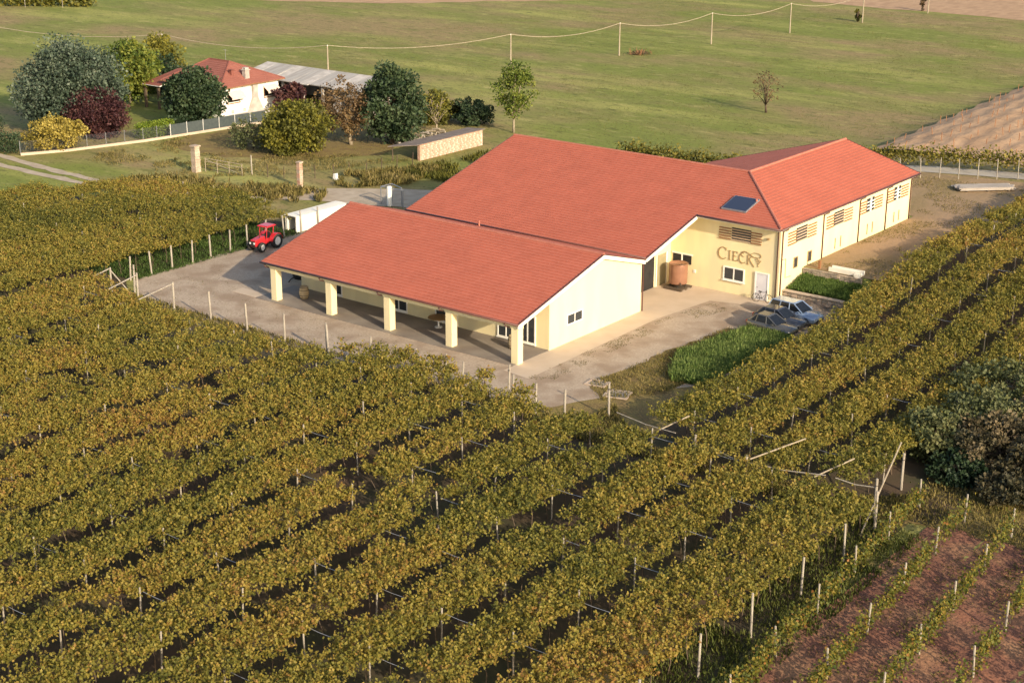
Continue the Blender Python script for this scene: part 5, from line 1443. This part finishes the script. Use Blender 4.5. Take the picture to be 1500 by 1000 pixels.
blades('verge_weeds', [(-47, 40), (-34, 40), (-26, 47), (-26, 60), (-46, 54)], 7000, 'olive_leaf', 'green weeds between the driveway and the winery', (.35, .8), -.1, 5, patch=.40)
blades('vineyard_grass', [(29.5, -40), (34.4, -40), (33.6, -8), (29.5, -8)], 9000, 'field_blade', 'dull green weeds under the outermost pergola row', (.15, .45), -.3, 6, patch=.36)
blades('gap_grass', [(9.5, -8.4), (31, -8.4), (32, -2), (28, -6.3), (14, -6.5), (9.5, -2)], 6500, 'straw_blade', 'dry grass on the strip between the vine blocks', (.15, .4), -.1, 7)
blades('headland_straw', [(30.8, -6.6), (44, -6.2), (44, 1), (31, -1)], 6000, 'straw_blade', 'dry straw on the headland above the young vines', (.1, .35), -.05, 8)
blades('young_row_weeds', [(32.6, -34), (47, -34), (46, -6.0), (32.2, -6.0)], 14000, 'straw_blade', 'dead straw strewn over the red soil of the young vines', (.08, .22), -.2, 9, patch=.46, spread=1.6)
blades('edge_weeds', [(-44, -4), (-37.3, -3), (-37.4, 16), (-44, 16)], 11000, 'grass_blade', 'low green weeds under the pergola posts beside the tractor', (.12, .35), -.42, 10)
blades('yard_weeds', [(-36, -7.6), (10, -7.8), (10, -6.0), (-34, -5.8)], 5200, 'straw_blade', 'ragged dry weeds along the vine ends at the gravel yard', (.15, .45), -.1, 11, patch=.40)
blades('upper_weeds', [(7.2, 29), (15, 29), (15.5, 66), (-4, 65), (7.3, 49.8)], 7000, 'straw_blade', 'thin dry grass scattered over the upper yard', (.08, .25), -.05, 12, patch=.47, sc=.25, spread=.9)
blades('meadow_tufts', [(-130, 60), (-40, 40), (-14, 62), (-14, 130), (-30, 205), (-110, 205)], 30000, 'field_blade', 'uneven tufts of meadow grass behind the winery', (.12, .26), .15, 13, patch=.46, sc=.11, spread=.6)
blades('court_tufts', [(-80, 24), (-66, 22), (-56, 32), (-50, 46), (-58, 44), (-72, 33), (-80, 40)], 6000, 'straw_blade', 'dry tufts in the farm court behind the gate', (.15, .4), -.05, 14, patch=.48)
# stakes of the newly planted plot
stk_me = shared('slat_brown', lambda b: b.tube([(0, 0, 0), (.03, 0, .75)], .045, 5))
rs = np.random.default_rng(77)
for i in range(7):
    y = 78.0 + rs.uniform(0, 1)
    while y < 140:
        X = 2.35 * i - 5.3
        x = X - .066 * (y - 76) - 3.8
        p = np.array([[x, y, 2.0]])
        if inview(p, .01)[0] and rs.random() < .72:
            o = empty('vine_stake', (x, y, float(tilled(np.array(X), np.array(y))) - .06), 0, 'small brown vine stake on the ploughed plot', 'stake', 'stakes on the ploughed plot')
            q = place('shaft', stk_me, o, (0, 0, 0), rot=(random.gauss(0, .1), random.gauss(0, .1), 0)); q.scale = (1, 1, rs.uniform(.7, 1.4))
        y += rs.uniform(1.8, 3.4)
# far vine row on the horizon side
fv = empty('distant_vine_row', (0, 0, 0), 0, 'distant vine row on white posts at the top of the meadow', 'vine row')
n = 2600; tt = rng.random(n)
P = np.stack([-216 + 24 * tt, 96 + 17 * tt, rng.uniform(.4, 2.4, n)], 1) + rng.normal(0, .5, (n, 3)); P[:, 2] = np.clip(P[:, 2], .1, 2.6)
leaves('canopy', P, rng.normal(0, 1, P.shape), rng.uniform(.5, .8, n), rng.normal(.15, .2, n), 'vine_leaf', fv)
for k in range(4): place('post', post_me, fv, (-214 + 6 * k + 1, 96.2 + 4.26 * k - .8, 0))

blades('path_weeds', [(1.9, -1.5), (3.6, -1.2), (3.3, 14), (5.0, 20.5), (3.0, 21.4), (2.0, 15)], 3200, 'straw_blade', 'thin brown weeds and grit along the edge of the concrete path', (.04, .12), -.3, 15, patch=.50, sc=.9, spread=1.6)
blades('yard_litter', [(-37, -2.5), (-33, -6), (-8, -6.6), (5, -5.8), (2, -1.8), (-26, -.6), (-33, 2), (-37, 8)], 5200, 'straw_blade', 'scattered dry leaf litter on the gravel yard before the porch', (.04, .12), -.35, 16, patch=.50, sc=.7, spread=1.8)
